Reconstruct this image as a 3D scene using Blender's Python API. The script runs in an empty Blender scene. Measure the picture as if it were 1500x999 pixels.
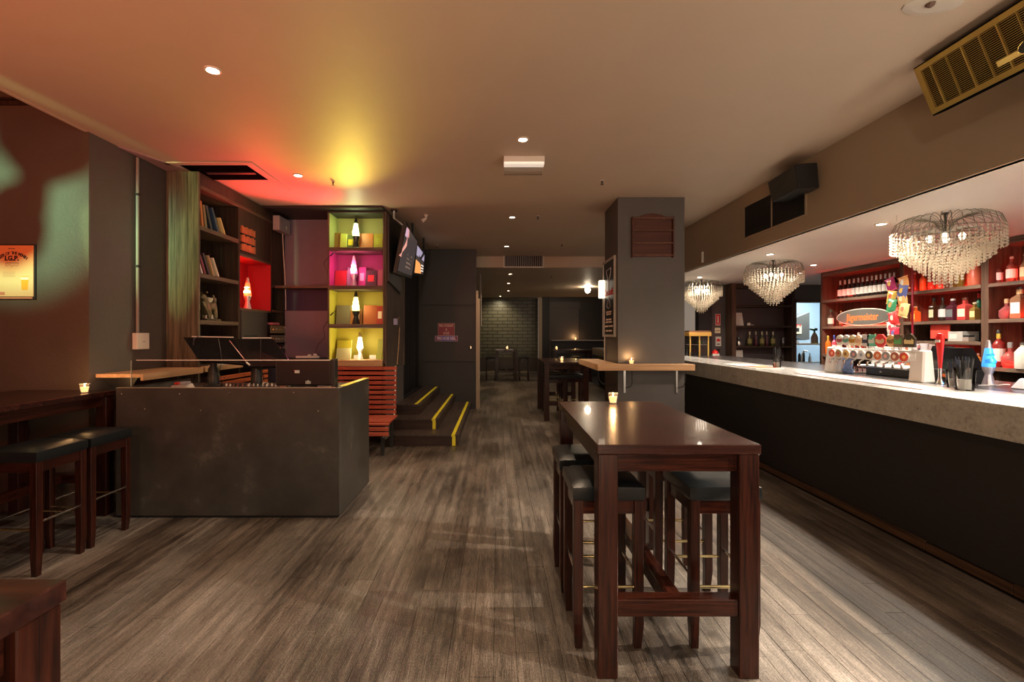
import bpy, bmesh, math, random
from mathutils import Vector, Matrix, Euler
random.seed(7)
PI = math.pi
S = bpy.context.scene
COL = S.collection
# ------------------------------------------------------------------ camera, world, exposure
F, CX, CY, H = 700.0, 729.0, 490.0, 1.48
cam_data = bpy.data.cameras.new('camera')
cam_data.sensor_width = 36.0
cam_data.lens = F / 1500.0 * 36.0
cam_data.shift_x = (750.0 - CX) / 1500.0
cam_data.shift_y = (CY - 499.5) / 1500.0
cam_data.clip_start = 0.05
cam = bpy.data.objects.new('camera', cam_data)
COL.objects.link(cam)
cam.location = (0, 0, H)
cam.rotation_euler = (PI / 2, 0, 0)
S.camera = cam
w = bpy.data.worlds.new('world')
S.world = w
w.use_nodes = True
w.node_tree.nodes['Background'].inputs[0].default_value = (1.0, 0.80, 0.62, 1)
w.node_tree.nodes['Background'].inputs[1].default_value = 0.16
S.view_settings.view_transform = 'Standard'
S.view_settings.look = 'None'
S.view_settings.gamma = 1
S.view_settings.use_curve_mapping = False
S.view_settings.exposure = 0.62
S.cycles.transparent_max_bounces = 24
S.cycles.max_bounces = 10
S.cycles.diffuse_bounces = 5
S.cycles.sample_clamp_indirect = 4.0
S.cycles.caustics_reflective = False
S.cycles.caustics_refractive = False
ZC = 3.18      # main ceiling
ZB = 2.49      # ceiling over the bar
WARM = (1.0, 0.74, 0.50)

def light(kind, loc, energy, color=WARM, size=0.05, target=None, angle=120, blend=1.0, size_y=None, parent=None):
    d = bpy.data.lights.new('lamp_light', kind)
    d.energy = energy
    d.color = color
    if kind == 'AREA':
        d.size = size
        if size_y:
            d.shape = 'RECTANGLE'; d.size_y = size_y
    else:
        d.shadow_soft_size = size
    if kind == 'SPOT':
        d.spot_size = math.radians(angle); d.spot_blend = blend
    o = bpy.data.objects.new('lamp_light', d)
    COL.objects.link(o)
    o.location = loc
    if target is not None:
        o.rotation_euler = (Vector(target) - Vector(loc)).to_track_quat('-Z', 'Y').to_euler()
    if parent:
        o.parent = parent
    return o

# coloured party lamps standing outside the frame on the left, and soft fill added behind the camera
light('SPOT', (-3.40, 0.3, 2.75), 1000, (0.42, 1.0, 0.60), 0.045, (-4.05, 4.3, 2.50), 27, 1.0)
light('SPOT', (-3.40, 0.3, 2.9), 330, (0.62, 1.0, 0.36), 0.03, (-3.30, 4.94, 2.60), 25, 0.4).scale = (.26, 1, 1)
light('SPOT', (-3.0, -0.6, 1.5), 260, (1.0, 0.14, 0.06), 0.10, (-3.3, 1.3, 3.18), 125, 1.0)
light('SPOT', (-1.0, -0.8, 1.3), 90, (1.0, 0.50, 0.22), 0.3, (-1.5, 1.8, 3.18), 120, 1.0)
# area lamps added to brighten the ceiling like bounce from counter and camera side
light('AREA', (3.45, -0.4, 1.25), 48, (1.0, 0.84, 0.66), 1.0, (0.8, 2.6, 3.18), size_y=1.0)
light('AREA', (0.4, -1.3, 0.9), 38, (1.0, 0.70, 0.48), 1.2, (0.4, 3.6, 3.18), size_y=1.0)
light('SPOT', (-2.2, 1.0, 1.3), 16, (1.0, 0.20, 0.10), 0.10, (-4.2, 3.9, 1.1), 90, 1.0)
light('AREA', (0.6, -1.6, 2.3), 5, (1.0, 0.80, 0.60), 3.6, (0.2, 6.0, 1.6), size_y=1.6)  # weak front fill added behind the camera

light('SPOT', (-0.7, -1.75, 3.1), 110, (1.0, 0.80, 0.60), 0.05, (0.3, 3.2, 0.0), 120, 0.9)   # the ceiling downlight behind the photographer

# ------------------------------------------------------------------ materials
def mat(name, color=(.5, .5, .5), rough=.5, metal=0.0, emit=None, estr=0.0, trans=0.0, spec=None, coat=0.0, alpha=1.0, ior=None):
    m = bpy.data.materials.new(name)
    m.use_nodes = True
    b = m.node_tree.nodes['Principled BSDF']
    b.inputs['Base Color'].default_value = (*color, 1)
    b.inputs['Roughness'].default_value = rough
    b.inputs['Metallic'].default_value = metal
    if emit:
        b.inputs['Emission Color'].default_value = (*emit, 1)
        b.inputs['Emission Strength'].default_value = estr
    b.inputs['Transmission Weight'].default_value = trans
    b.inputs['Coat Weight'].default_value = coat
    b.inputs['Alpha'].default_value = alpha
    if spec is not None:
        b.inputs['Specular IOR Level'].default_value = spec
    if ior:
        b.inputs['IOR'].default_value = ior
    return m

def nodes(m):
    nt = m.node_tree
    return nt, nt.nodes, nt.links, nt.nodes['Principled BSDF']

def ramp(nt, stops):
    r = nt.nodes.new('ShaderNodeValToRGB')
    e = r.color_ramp.elements
    while len(e) < len(stops):
        e.new(0.5)
    for el, (p, c) in zip(e, stops):
        el.position = p
        el.color = (*c, 1)
    return r

def coords(nt, kind='Object', scale=(1, 1, 1)):
    if kind == 'World':
        g = nt.nodes.new('ShaderNodeNewGeometry'); src = g.outputs['Position']
    else:
        t = nt.nodes.new('ShaderNodeTexCoord'); src = t.outputs['Object']
    mp = nt.nodes.new('ShaderNodeMapping')
    mp.inputs['Scale'].default_value = scale
    nt.links.new(src, mp.inputs['Vector'])
    return mp.outputs['Vector']

def noise(nt, vec, scale, detail=4, rough=.6):
    n = nt.nodes.new('ShaderNodeTexNoise')
    n.inputs['Scale'].default_value = scale
    n.inputs['Detail'].default_value = detail
    n.inputs['Roughness'].default_value = rough
    nt.links.new(vec, n.inputs['Vector'])
    return n.outputs['Fac']

def bump(nt, fac, strength, dist=0.01):
    b = nt.nodes.new('ShaderNodeBump')
    b.inputs['Strength'].default_value = strength
    b.inputs['Distance'].default_value = dist
    nt.links.new(fac, b.inputs['Height'])
    nt.links.new(b.outputs['Normal'], nt.nodes['Principled BSDF'].inputs['Normal'])

def wood(name, dark, light_, axis='x', rough=.35, grain=1.0, coat=0.0, kind='Object', bumpy=.15):
    m = mat(name, light_, rough, coat=coat, spec=.3)
    nt, N, L, B = nodes(m)
    sc = {'x': (1.2, 26, 26), 'y': (26, 1.2, 26), 'z': (26, 26, 1.2)}[axis]
    v = coords(nt, kind, tuple(s * grain for s in sc))
    f = noise(nt, v, 1.6, 5, .65)
    r = ramp(nt, [(.32, dark), (.68, light_)])
    L.new(f, r.inputs['Fac']); L.new(r.outputs['Color'], B.inputs['Base Color'])
    bump(nt, f, bumpy, .004)
    return m

def paint(name, color, rough=.6, bscale=60, bstr=.3, blotch=.12, spec=None, bdist=.004):
    m = mat(name, color, rough, spec=spec)
    nt, N, L, B = nodes(m)
    v = coords(nt, 'World')
    f = noise(nt, v, bscale, 3, .6)
    g = noise(nt, v, 1.7, 4, .6)
    c2 = tuple(c * (1 - blotch) for c in color); c3 = tuple(min(1, c * (1 + blotch)) for c in color)
    r = ramp(nt, [(.3, c2), (.7, c3)])
    L.new(g, r.inputs['Fac']); L.new(r.outputs['Color'], B.inputs['Base Color'])
    bump(nt, f, bstr, bdist)
    return m

M = {}
def floor_mat():
    m = mat('worn_floorboards', (.2, .15, .12), .45)
    nt, N, L, B = nodes(m)
    pos = N.new('ShaderNodeNewGeometry').outputs['Position']
    def mp(s):
        x = N.new('ShaderNodeMapping'); x.inputs['Scale'].default_value = s; L.new(pos, x.inputs['Vector']); return x.outputs['Vector']
    fine = noise(nt, mp((260, 9.0, 1)), 1.0, 6, .80)      # fibres along the board
    mid = noise(nt, mp((22, .9, 1)), 1.0, 5, .65)         # worn lanes
    speck = noise(nt, mp((130, 55, 1)), 1.6, 4, .8)
    patch = noise(nt, mp((1.5, .7, 1)), 1.0, 5, .62)
    r1 = ramp(nt, [(.40, (.004, .003, .002)), (.49, (.031, .021, .0145)), (.58, (.104, .077, .056)), (.70, (.27, .22, .175))])
    a = N.new('ShaderNodeMath'); a.operation = 'MULTIPLY_ADD'; a.inputs[1].default_value = .55; L.new(fine, a.inputs[0])
    b = N.new('ShaderNodeMath'); b.operation = 'MULTIPLY'; b.inputs[1].default_value = .30; L.new(mid, b.inputs[0])
    L.new(b.outputs[0], a.inputs[2])
    c = N.new('ShaderNodeMath'); c.operation = 'MULTIPLY_ADD'; c.inputs[1].default_value = .46; L.new(speck, c.inputs[0]); L.new(a.outputs[0], c.inputs[2])
    d = N.new('ShaderNodeMath'); d.operation = 'MULTIPLY_ADD'; d.inputs[1].default_value = .42; L.new(patch, d.inputs[0]); L.new(c.outputs[0], d.inputs[2])
    e = N.new('ShaderNodeMath'); e.operation = 'SUBTRACT'; e.inputs[1].default_value = .335; L.new(d.outputs[0], e.inputs[0])
    oi = N.new('ShaderNodeObjectInfo')
    f = N.new('ShaderNodeMath'); f.operation = 'MULTIPLY_ADD'; f.inputs[1].default_value = .022; L.new(oi.outputs['Random'], f.inputs[0]); L.new(e.outputs[0], f.inputs[2])
    g = N.new('ShaderNodeMath'); g.operation = 'SUBTRACT'; g.inputs[1].default_value = .008; L.new(f.outputs[0], g.inputs[0])
    L.new(g.outputs[0], r1.inputs['Fac']); rg = ramp(nt, [(.39, (.008, .007, .006)), (.48, (.060, .050, .041)), (.58, (.165, .143, .120)), (.70, (.36, .325, .285))])
    L.new(g.outputs[0], rg.inputs['Fac'])
    lane = noise(nt, mp((1.1, .22, 1)), 1.0, 3, .55)
    oi2 = N.new('ShaderNodeMath'); oi2.operation = 'MULTIPLY_ADD'; oi2.inputs[1].default_value = .02; L.new(oi.outputs['Random'], oi2.inputs[0]); L.new(lane, oi2.inputs[2])
    rl = ramp(nt, [(.40, (0, 0, 0)), (.64, (1, 1, 1))]); L.new(oi2.outputs[0], rl.inputs['Fac'])
    mx = N.new('ShaderNodeMix'); mx.data_type = 'RGBA'; L.new(rl.outputs['Color'], mx.inputs['Factor']); L.new(r1.outputs['Color'], mx.inputs[6]); L.new(rg.outputs['Color'], mx.inputs[7])
    L.new(mx.outputs[2], B.inputs['Base Color'])
    r2 = ramp(nt, [(.3, (.30, .30, .30)), (.7, (.55, .55, .55))]); L.new(patch, r2.inputs['Fac']); L.new(r2.outputs['Color'], B.inputs['Roughness'])
    bump(nt, fine, .35, .003)
    return m
M['floor'] = floor_mat()
M['floor_base'] = mat('dark_joint', (.012, .009, .007), .8)
M['ceiling'] = paint('ceiling_paint', (.53, .425, .33), .55, 8, .05, .03)
M['ceiling_mauve'] = paint('mauve_ceiling_strip', (.34, .22, .24), .6, 8, .05, .03)
M['bulkhead'] = paint('tan_bulkhead_paint', (.33, .245, .165), .6, 8, .04, .04)
M['bar_ceiling'] = paint('cream_bar_ceiling', (.80, .735, .67), .6, 8, .04, .03)
M['grey_wall'] = paint('charcoal_textured_wall', (.085, .071, .066), .45, 55, .55, .10, bdist=.006)
M['poster_wall'] = paint('olive_grey_textured_wall', (.100, .078, .060), .45, 55, .55, .12, bdist=.006)
M['pillar'] = paint('grey_pillar_paint', (.078, .066, .059), .5, 40, .25, .08)
M['dark_wall'] = paint('near_black_wall', (.019, .0155, .016), .5, 30, .15, .1)
M['black_wall'] = paint('black_wall', (.012, .010, .010), .6, 30, .1, .1)
M['mauve_wall'] = paint('mauve_grey_wall', (.19, .15, .205), .6, 50, .3, .06)
M['recess_shade'] = paint('recess_shade', (.035, .025, .07), .6, 50, .2, .06)
M['red_wood'] = wood('dark_red_stained_wood', (.005, .0015, .001), (.038, .0085, .0040), 'x', .24, 2.0, .25)
M['red_wood_y'] = wood('dark_red_stained_wood_lengthwise', (.005, .0015, .001), (.038, .0085, .0040), 'y', .24, 2.0, .25)
M['red_wood_z'] = wood('dark_red_stained_wood_upright', (.005, .0015, .001), (.038, .0085, .0040), 'z', .30, 2.0, .15)
M['tabletop'] = wood('polished_dark_tabletop', (.010, .0035, .003), (.042, .0125, .0085), 'x', .26, .6, .25, bumpy=.04)
M['shelf_wood'] = wood('rough_brown_shelf_wood', (.05, .032, .02), (.155, .10, .062), 'y', .55)
M['shelf_wood_x'] = wood('rough_brown_shelf_wood_wide', (.05, .035, .028), (.19, .14, .11), 'x', .55)
M['shelf_wood_z'] = wood('rough_brown_shelf_wood_upright', (.045, .030, .022), (.15, .11, .08), 'z', .6)
M['case_wood'] = wood('bookcase_brown_wood', (.020, .011, .008), (.062, .038, .025), 'z', .5)
M['end_panel'] = wood('weathered_grey_board', (.045, .040, .026), (.17, .14, .095), 'z', .6)
M['bar_wood'] = wood('back_bar_wood', (.045, .022, .014), (.13, .072, .045), 'z', .5)
M['bar_wood_y'] = wood('back_bar_shelf_wood', (.06, .035, .025), (.19, .125, .085), 'y', .5)
M['pine'] = wood('raw_pine', (.52, .30, .15), (.74, .48, .27), 'y', .5, .5)
M['pine_x'] = wood('raw_pine_front', (.42, .22, .10), (.62, .38, .20), 'x', .5, .5)
M['slat'] = wood('orange_red_slats', (.33, .055, .030), (.52, .115, .060), 'x', .4, .6)
M['slat_y'] = wood('orange_slats_lengthwise', (.40, .09, .035), (.60, .17, .06), 'y', .4, .6)
M['leather'] = mat('black_leatherette', (.007, .0085, .0095), .33, coat=.05)
nt, N_, L_, B_ = nodes(M['leather']); bump(nt, noise(nt, coords(nt, 'Object'), 9, 3), .25, .01)
M['chrome'] = mat('chrome', (.75, .72, .66), .18, 1.0)
M['brass'] = mat('brass', (.70, .58, .30), .25, 1.0)
M['steel'] = mat('brushed_steel', (.55, .53, .50), .35, 1.0)
M['black'] = mat('black_plastic', (.012, .012, .013), .4)
M['black_gloss'] = mat('black_gloss', (.008, .008, .009), .12)
M['dark_metal'] = mat('dark_grey_metal', (.05, .048, .045), .45, .6)
M['void'] = mat('unlit_void', (.004, .004, .004), 1.0, spec=0)
M['white'] = mat('white_plastic', (.78, .74, .70), .4)
M['offwhite'] = mat('off_white', (.66, .62, .56), .5)
M['paper'] = mat('paper', (.72, .68, .62), .8)
M['grey_plastic'] = mat('grey_plastic', (.38, .34, .36), .5)
M['yellow'] = mat('yellow_tape', (.78, .66, .02), .5)
M['red'] = mat('red_plastic', (.62, .015, .012), .35)
M['darkred'] = mat('dark_red', (.22, .008, .02), .5)
M['orange'] = mat('orange', (.85, .16, .02), .45)
M['green'] = mat('green', (.02, .22, .10), .45)
M['blue'] = mat('blue', (.04, .10, .45), .45)
M['cream'] = mat('cream', (.75, .66, .45), .6)
M['tan_text'] = mat('dark_print', (.06, .025, .02), .6)
M['lens'] = mat('lit_lamp_lens', (1, 1, 1), .5, emit=(1.0, .86, .68), estr=26)
M['lens_far'] = mat('lit_lamp_lens_far', (1, 1, 1), .5, emit=(1.0, .74, .48), estr=14)
M['trim'] = mat('lamp_trim_ring', (.75, .70, .62), .35)
M['glass'] = mat('clear_glass', (.95, .97, .97), .03, trans=1.0, ior=1.45)
def thin_glass():
    m = bpy.data.materials.new('clear_acrylic'); m.use_nodes = True
    nt = m.node_tree; nt.nodes.clear()
    o = nt.nodes.new('ShaderNodeOutputMaterial'); t = nt.nodes.new('ShaderNodeBsdfTransparent'); g = nt.nodes.new('ShaderNodeBsdfGlossy')
    t.inputs[0].default_value = (.90, .90, .89, 1); g.inputs['Roughness'].default_value = .03
    f = nt.nodes.new('ShaderNodeFresnel'); f.inputs[0].default_value = 1.45
    x = nt.nodes.new('ShaderNodeMixShader')
    nt.links.new(f.outputs[0], x.inputs[0]); nt.links.new(t.outputs[0], x.inputs[1]); nt.links.new(g.outputs[0], x.inputs[2]); nt.links.new(x.outputs[0], o.inputs[0])
    return m
M['acrylic'] = thin_glass()
def crystal():
    m = bpy.data.materials.new('crystal_beads'); m.use_nodes = True
    nt = m.node_tree; b = nt.nodes['Principled BSDF']; o = nt.nodes['Material Output']
    b.inputs['Base Color'].default_value = (.62, .55, .44, 1); b.inputs['Roughness'].default_value = .12
    b.inputs['Coat Weight'].default_value = .6; b.inputs['Subsurface Weight'].default_value = 0
    tl = nt.nodes.new('ShaderNodeBsdfTranslucent'); tl.inputs[0].default_value = (.60, .52, .40, 1)
    x0 = nt.nodes.new('ShaderNodeMixShader'); x0.inputs[0].default_value = .45
    nt.links.new(b.outputs[0], x0.inputs[1]); nt.links.new(tl.outputs[0], x0.inputs[2])
    t = nt.nodes.new('ShaderNodeBsdfTransparent'); x = nt.nodes.new('ShaderNodeMixShader'); x.inputs[0].default_value = .42
    nt.links.new(x0.outputs[0], x.inputs[1]); nt.links.new(t.outputs[0], x.inputs[2]); nt.links.new(x.outputs[0], o.inputs[0])
    return m
M['crystal'] = crystal()
def marble():
    m = mat('grey_veined_marble', (.55, .52, .46), .25)
    nt, N, L, B = nodes(m)
    v = coords(nt, 'World')
    n1 = noise(nt, v, 12, 8, .72); n2 = noise(nt, v, 45, 5, .7)
    r = ramp(nt, [(.34, (.20, .195, .165)), (.46, (.37, .36, .315)), (.62, (.47, .455, .40))])
    mx = N.new('ShaderNodeMath'); mx.operation = 'MULTIPLY_ADD'; mx.inputs[1].default_value = .5; L.new(n1, mx.inputs[0])
    m2 = N.new('ShaderNodeMath'); m2.operation = 'MULTIPLY'; m2.inputs[1].default_value = .5; L.new(n2, m2.inputs[0]); L.new(m2.outputs[0], mx.inputs[2])
    L.new(mx.outputs[0], r.inputs['Fac']); L.new(r.outputs['Color'], B.inputs['Base Color'])
    return m
M['marble'] = marble()
def marble_top():
    m = mat('pale_marble_top', (.7, .68, .65), .18)
    nt, N, L, B = nodes(m)
    n1 = noise(nt, coords(nt, 'World'), 9, 7, .7)
    r = ramp(nt, [(.36, (.28, .27, .26)), (.5, (.47, .455, .43)), (.7, (.56, .54, .51))])
    L.new(n1, r.inputs['Fac']); L.new(r.outputs['Color'], B.inputs['Base Color'])
    return m
M['marble_top'] = marble_top()
def booth():
    m = mat('scuffed_dark_steel', (.06, .052, .042), .42, .1)
    nt, N, L, B = nodes(m)
    v = coords(nt, 'World', (1, 1, 1)); n1 = noise(nt, v, 2.6, 7, .68)
    v2 = coords(nt, 'World', (90, 90, 4)); n2 = noise(nt, v2, 1, 4, .6)
    r = ramp(nt, [(.38, (.031, .026, .021)), (.58, (.046, .039, .032)), (.74, (.115, .100, .082))])
    L.new(n1, r.inputs['Fac']); L.new(r.outputs['Color'], B.inputs['Base Color'])
    bump(nt, n2, .08, .002)
    return m
M['booth'] = booth()
def bricks():
    m = mat('painted_brick', (.075, .066, .045), .35)
    nt, N, L, B = nodes(m)
    t = N.new('ShaderNodeBrick') if False else N.new('ShaderNodeTexBrick')
    g = N.new('ShaderNodeNewGeometry'); sx = N.new('ShaderNodeSeparateXYZ'); cx = N.new('ShaderNodeCombineXYZ')
    L.new(g.outputs['Position'], sx.inputs[0]); L.new(sx.outputs['X'], cx.inputs['X']); L.new(sx.outputs['Z'], cx.inputs['Y']); L.new(cx.outputs[0], t.inputs['Vector'])
    t.inputs['Scale'].default_value = 1.0
    t.inputs['Brick Width'].default_value = .40; t.inputs['Row Height'].default_value = .135
    t.inputs['Mortar Size'].default_value = .016; t.inputs['Mortar Smooth'].default_value = .3
    t.inputs['Color1'].default_value = (.085, .078, .050, 1); t.inputs['Color2'].default_value = (.070, .064, .042, 1); t.inputs['Mortar'].default_value = (.022, .019, .013, 1)
    L.new(t.outputs['Color'], B.inputs['Base Color'])
    b = N.new('ShaderNodeBump'); b.inputs['Strength'].default_value = .9; b.inputs['Distance'].default_value = .02; b.invert = True
    L.new(t.outputs['Fac'], b.inputs['Height']); L.new(b.outputs['Normal'], B.inputs['Normal'])
    return m
M['brick'] = bricks()

_cm = {}
def cmat(c, rough=.5, metal=0, trans=0, name='painted_colour'):
    k = (tuple(round(v, 3) for v in c), rough, metal, trans)
    if k not in _cm:
        _cm[k] = mat(name, c, rough, metal, trans=trans)
    return _cm[k]
def emat(c, e, s):
    k = ('e', c, e, s)
    if k not in _cm:
        _cm[k] = mat('glowing_colour', c, .4, emit=e, estr=s)
    return _cm[k]

# ------------------------------------------------------------------ mesh helpers
class MB:
    def __init__(s):
        s.v = []; s.f = []
    def add(s, vs, fs):
        n = len(s.v)
        s.v += [tuple(p) for p in vs]
        s.f += [tuple(i + n for i in f) for f in fs]
        return s
    def box(s, x0, x1, y0, y1, z0, z1):
        return s.add([(x0, y0, z0), (x1, y0, z0), (x1, y1, z0), (x0, y1, z0), (x0, y0, z1), (x1, y0, z1), (x1, y1, z1), (x0, y1, z1)],
                     [(0, 3, 2, 1), (4, 5, 6, 7), (0, 1, 5, 4), (1, 2, 6, 5), (2, 3, 7, 6), (3, 0, 4, 7)])
    def hexa(s, p):   # eight corners, bottom ring then top ring
        return s.add(p, [(0, 3, 2, 1), (4, 5, 6, 7), (0, 1, 5, 4), (1, 2, 6, 5), (2, 3, 7, 6), (3, 0, 4, 7)])
    def slab(s, a, b, c, d, t):   # quad a b c d with thickness t along minus its normal
        a, b, c, d = map(Vector, (a, b, c, d))
        n = (b - a).cross(d - a).normalized() * t
        return s.hexa([a - n, b - n, c - n, d - n, a, b, c, d])
    def tube(s, pts, r, seg=8, closed=False):
        pts = [Vector(p) for p in pts]
        rings = []
        for i, p in enumerate(pts):
            if i == 0: d = pts[1] - p
            elif i == len(pts) - 1: d = p - pts[i - 1]
            else: d = pts[i + 1] - pts[i - 1]
            q = d.to_track_quat('Z', 'Y')
            rr = r[i] if isinstance(r, (list, tuple)) else r
            rings.append([p + q @ Vector((rr * math.cos(2 * PI * k / seg), rr * math.sin(2 * PI * k / seg), 0)) for k in range(seg)])
        vs = [v for ring in rings for v in ring]; fs = []
        for i in range(len(rings) - 1):
            for k in range(seg):
                a = i * seg + k; b = i * seg + (k + 1) % seg
                fs.append((a, b, b + seg, a + seg))
        fs.append(tuple(range(seg))[::-1]); fs.append(tuple((len(rings) - 1) * seg + k for k in range(seg)))
        return s.add(vs, fs)
    def lathe(s, prof, c=(0, 0, 0), seg=16, sx=1, sy=1, rot=0):
        vs = []; fs = []
        for r, z in prof:
            for k in range(seg):
                a = 2 * PI * k / seg + rot
                vs.append((c[0] + r * math.cos(a) * sx, c[1] + r * math.sin(a) * sy, c[2] + z))
        for i in range(len(prof) - 1):
            for k in range(seg):
                a = i * seg + k; b = i * seg + (k + 1) % seg
                fs.append((a, b, b + seg, a + seg))
        fs.append(tuple(range(seg))[::-1]); fs.append(tuple((len(prof) - 1) * seg + k for k in range(seg)))
        return s.add(vs, fs)
    def prism(s, poly, axis, a, b):   # outline extruded along an axis
        def P(u, v, t):
            return {'x': (t, u, v), 'y': (u, t, v), 'z': (u, v, t)}[axis]
        n = len(poly)
        vs = [P(u, v, a) for u, v in poly] + [P(u, v, b) for u, v in poly]
        fs = [tuple(range(n))[::-1], tuple(range(n, 2 * n))] + [(i, (i + 1) % n, n + (i + 1) % n, n + i) for i in range(n)]
        return s.add(vs, fs)
    def mesh(s, name, m, bevel=0, smooth=False, bseg=1):
        me = bpy.data.meshes.new(name)
        me.from_pydata(s.v, [], s.f)
        bm = bmesh.new(); bm.from_mesh(me)
        bmesh.ops.recalc_face_normals(bm, faces=bm.faces)
        if bevel:
            bmesh.ops.bevel(bm, geom=list(bm.edges), offset=bevel, segments=bseg, profile=.5, affect='EDGES')
        if smooth:
            for f in bm.faces: f.smooth = True
            for e in bm.edges:
                if len(e.link_faces) == 2 and e.calc_face_angle(0) > .7: e.smooth = False
        bm.to_mesh(me); bm.free()
        me.materials.append(m)
        return me
    def build(s, name, m, parent=None, bevel=0, smooth=False, loc=None, rot=None, bseg=1):
        o = bpy.data.objects.new(name, s.mesh(name, m, bevel, smooth, bseg))
        COL.objects.link(o)
        if parent: o.parent = parent
        if loc: o.location = loc
        if rot: o.rotation_euler = rot
        return o

def tag(o, label, cat, group=None):
    o['label'] = label; o['category'] = cat
    if group: o['group'] = group
    return o
def thing(name, label, cat, loc=(0, 0, 0), rz=0, group=None):
    o = bpy.data.objects.new(name, None); COL.objects.link(o)
    o.empty_display_size = .05
    o.location = loc; o.rotation_euler = (0, 0, rz)
    return tag(o, label, cat, group)
def struct(name, mb, m, parent=None, bevel=0):
    o = mb.build(name, m, parent, bevel)
    if not parent: o['kind'] = 'structure'
    return o
def bx(name, m, parent, x0, x1, y0, y1, z0, z1, bevel=0, label=None):
    o = MB().box(x0, x1, y0, y1, z0, z1).build(name, m, parent, bevel)
    if label: o['label'] = label
    return o
def dup(root, loc, label=None, rz=None, group=None):
    r = root.copy(); COL.objects.link(r); r.location = loc
    if rz is not None: r.rotation_euler = (0, 0, rz)
    if label: r['label'] = label
    if group: r['group'] = group
    for ch in list(root.children):
        c = ch.copy(); COL.objects.link(c); c.parent = r
        for g in list(ch.children):
            d = g.copy(); COL.objects.link(d); d.parent = c
    return r
def text(s, size, loc, rot, m, parent=None, ext=.0008, sx=1.0, name='lettering', align='CENTER', bold=0.0):
    cu = bpy.data.curves.new('lettering', 'FONT')
    cu.body = s; cu.size = size; cu.extrude = ext; cu.align_x = align; cu.align_y = 'CENTER'; cu.offset = bold; cu.resolution_u = 2
    t = bpy.data.objects.new('tmp', cu); COL.objects.link(t)
    dg = bpy.context.evaluated_depsgraph_get()
    me = bpy.data.meshes.new_from_object(t.evaluated_get(dg))
    bpy.data.objects.remove(t)
    me.materials.clear(); me.materials.append(m)
    o = bpy.data.objects.new(name, me); COL.objects.link(o)
    o.location = loc; o.rotation_euler = rot; o.scale = (sx, 1, 1)
    if parent: o.parent = parent
    return o
RF = (PI / 2, 0, 0)             # faces the camera side (-Y)
RL = (PI / 2, 0, -PI / 2)       # faces -X
RR = (PI / 2, 0, PI / 2)        # faces +X
# ------------------------------------------------------------------ the setting
fl = struct('floor', MB().box(-5.2, 7.2, -3.4, 19.4, -.16, -.022), M['floor_base'])
PW = .104
random.seed(3)
meshes = {}
def plank_mesh(L):
    if L not in meshes:
        meshes[L] = MB().box(.0006, PW - .0006, .0010, L - .0010, -.024, 0).mesh('plank', M['floor'], .0010)
    return meshes[L]
LENS = [1.6, 1.9, 2.2, 2.5]
far = MB()
for i in range(int(6.4 / PW)):
    x = -3.45 + i * PW
    if x > 2.9: break
    y = .3 + random.random() * .4
    while y < 5.4:
        L = random.choice(LENS)
        o = bpy.data.objects.new('plank', plank_mesh(L)); COL.objects.link(o)
        o.location = (x, y, random.uniform(-.0006, .0006)); o.parent = fl
        y += L
    far.box(x + .0008, x + PW - .0008, y + .0015, 19.3, -.024, 0)
for i in range(20):
    x = -3.45 - (i + 1) * PW
    far.box(x + .0008, x + PW - .0008, 0, 4.0, -.024, 0)
o = far.build('floorboards', M['floor'], fl); o['kind'] = 'stuff'

c = struct('ceiling', MB().box(-3.43, 3.02, -3.4, 10.4, ZC, ZC + .12), M['ceiling'])
struct('trim_1', MB().box(-3.46, -3.43, -3.4, 4.0, ZC - .004, ZC + .30), M['ceiling'])
struct('trim_2', MB().add([(-3.42, 4.30, ZC - .012), (-3.20, 4.86, ZC - .012), (-3.42, 4.96, ZC - .012), (-3.42, 4.30, ZC), (-3.20, 4.86, ZC), (-3.42, 4.96, ZC)], [(0, 2, 1), (3, 4, 5), (0, 1, 4, 3), (1, 2, 5, 4), (2, 0, 3, 5)]), M['ceiling_mauve'])
struct('trim_3', MB().box(-1.35, 3.02, 10.4, 10.5, 2.94, ZC + .12), M['ceiling'])
struct('ceiling_back', MB().box(-3.6, 7.2, 10.5, 19.4, 2.94, 3.1), M['ceiling'])
struct('ceiling_upper', MB().box(-5.2, -3.43, -3.4, 5.1, 3.62, 3.7), M['poster_wall'])
b = struct('ceiling_bar', MB().box(3.02, 7.2, -3.4, 10.5, ZB, ZB + .1), M['bar_ceiling'])
struct('wall_bulkhead', MB().box(3.0, 3.06, -3.4, 10.5, ZB, ZC + .1), M['bulkhead'])
# left side
struct('wall_rear', MB().box(-5.2, 7.2, -3.5, -3.4, -.02, 3.62), M['dark_wall'])
struct('wall_poster', MB().box(-5.2, -3.431, 4.01, 4.13, -.02, 3.62), M['poster_wall'])
struct('wall_left', MB().box(-3.55, -3.43, 4.02, 7.0, -.02, ZC + .2), M['grey_wall'])
struct('wall_outer', MB().box(-5.2, -5.1, -3.4, 4.01, -.02, 3.62), M['poster_wall'])
struct('wall_alcove', MB().box(-3.43, -2.27, 6.95, 7.07, -.02, ZC), M['mauve_wall'])
struct('trim_4', MB().box(-3.09, -2.32, 6.925, 6.95, 1.82, 2.14), M['recess_shade'])  # dark navy band painted for the shade in the recess
struct('trim_5', MB().box(-3.43, -1.52, 6.30, 6.95, ZC - .03, ZC), M['dark_wall'])
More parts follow.
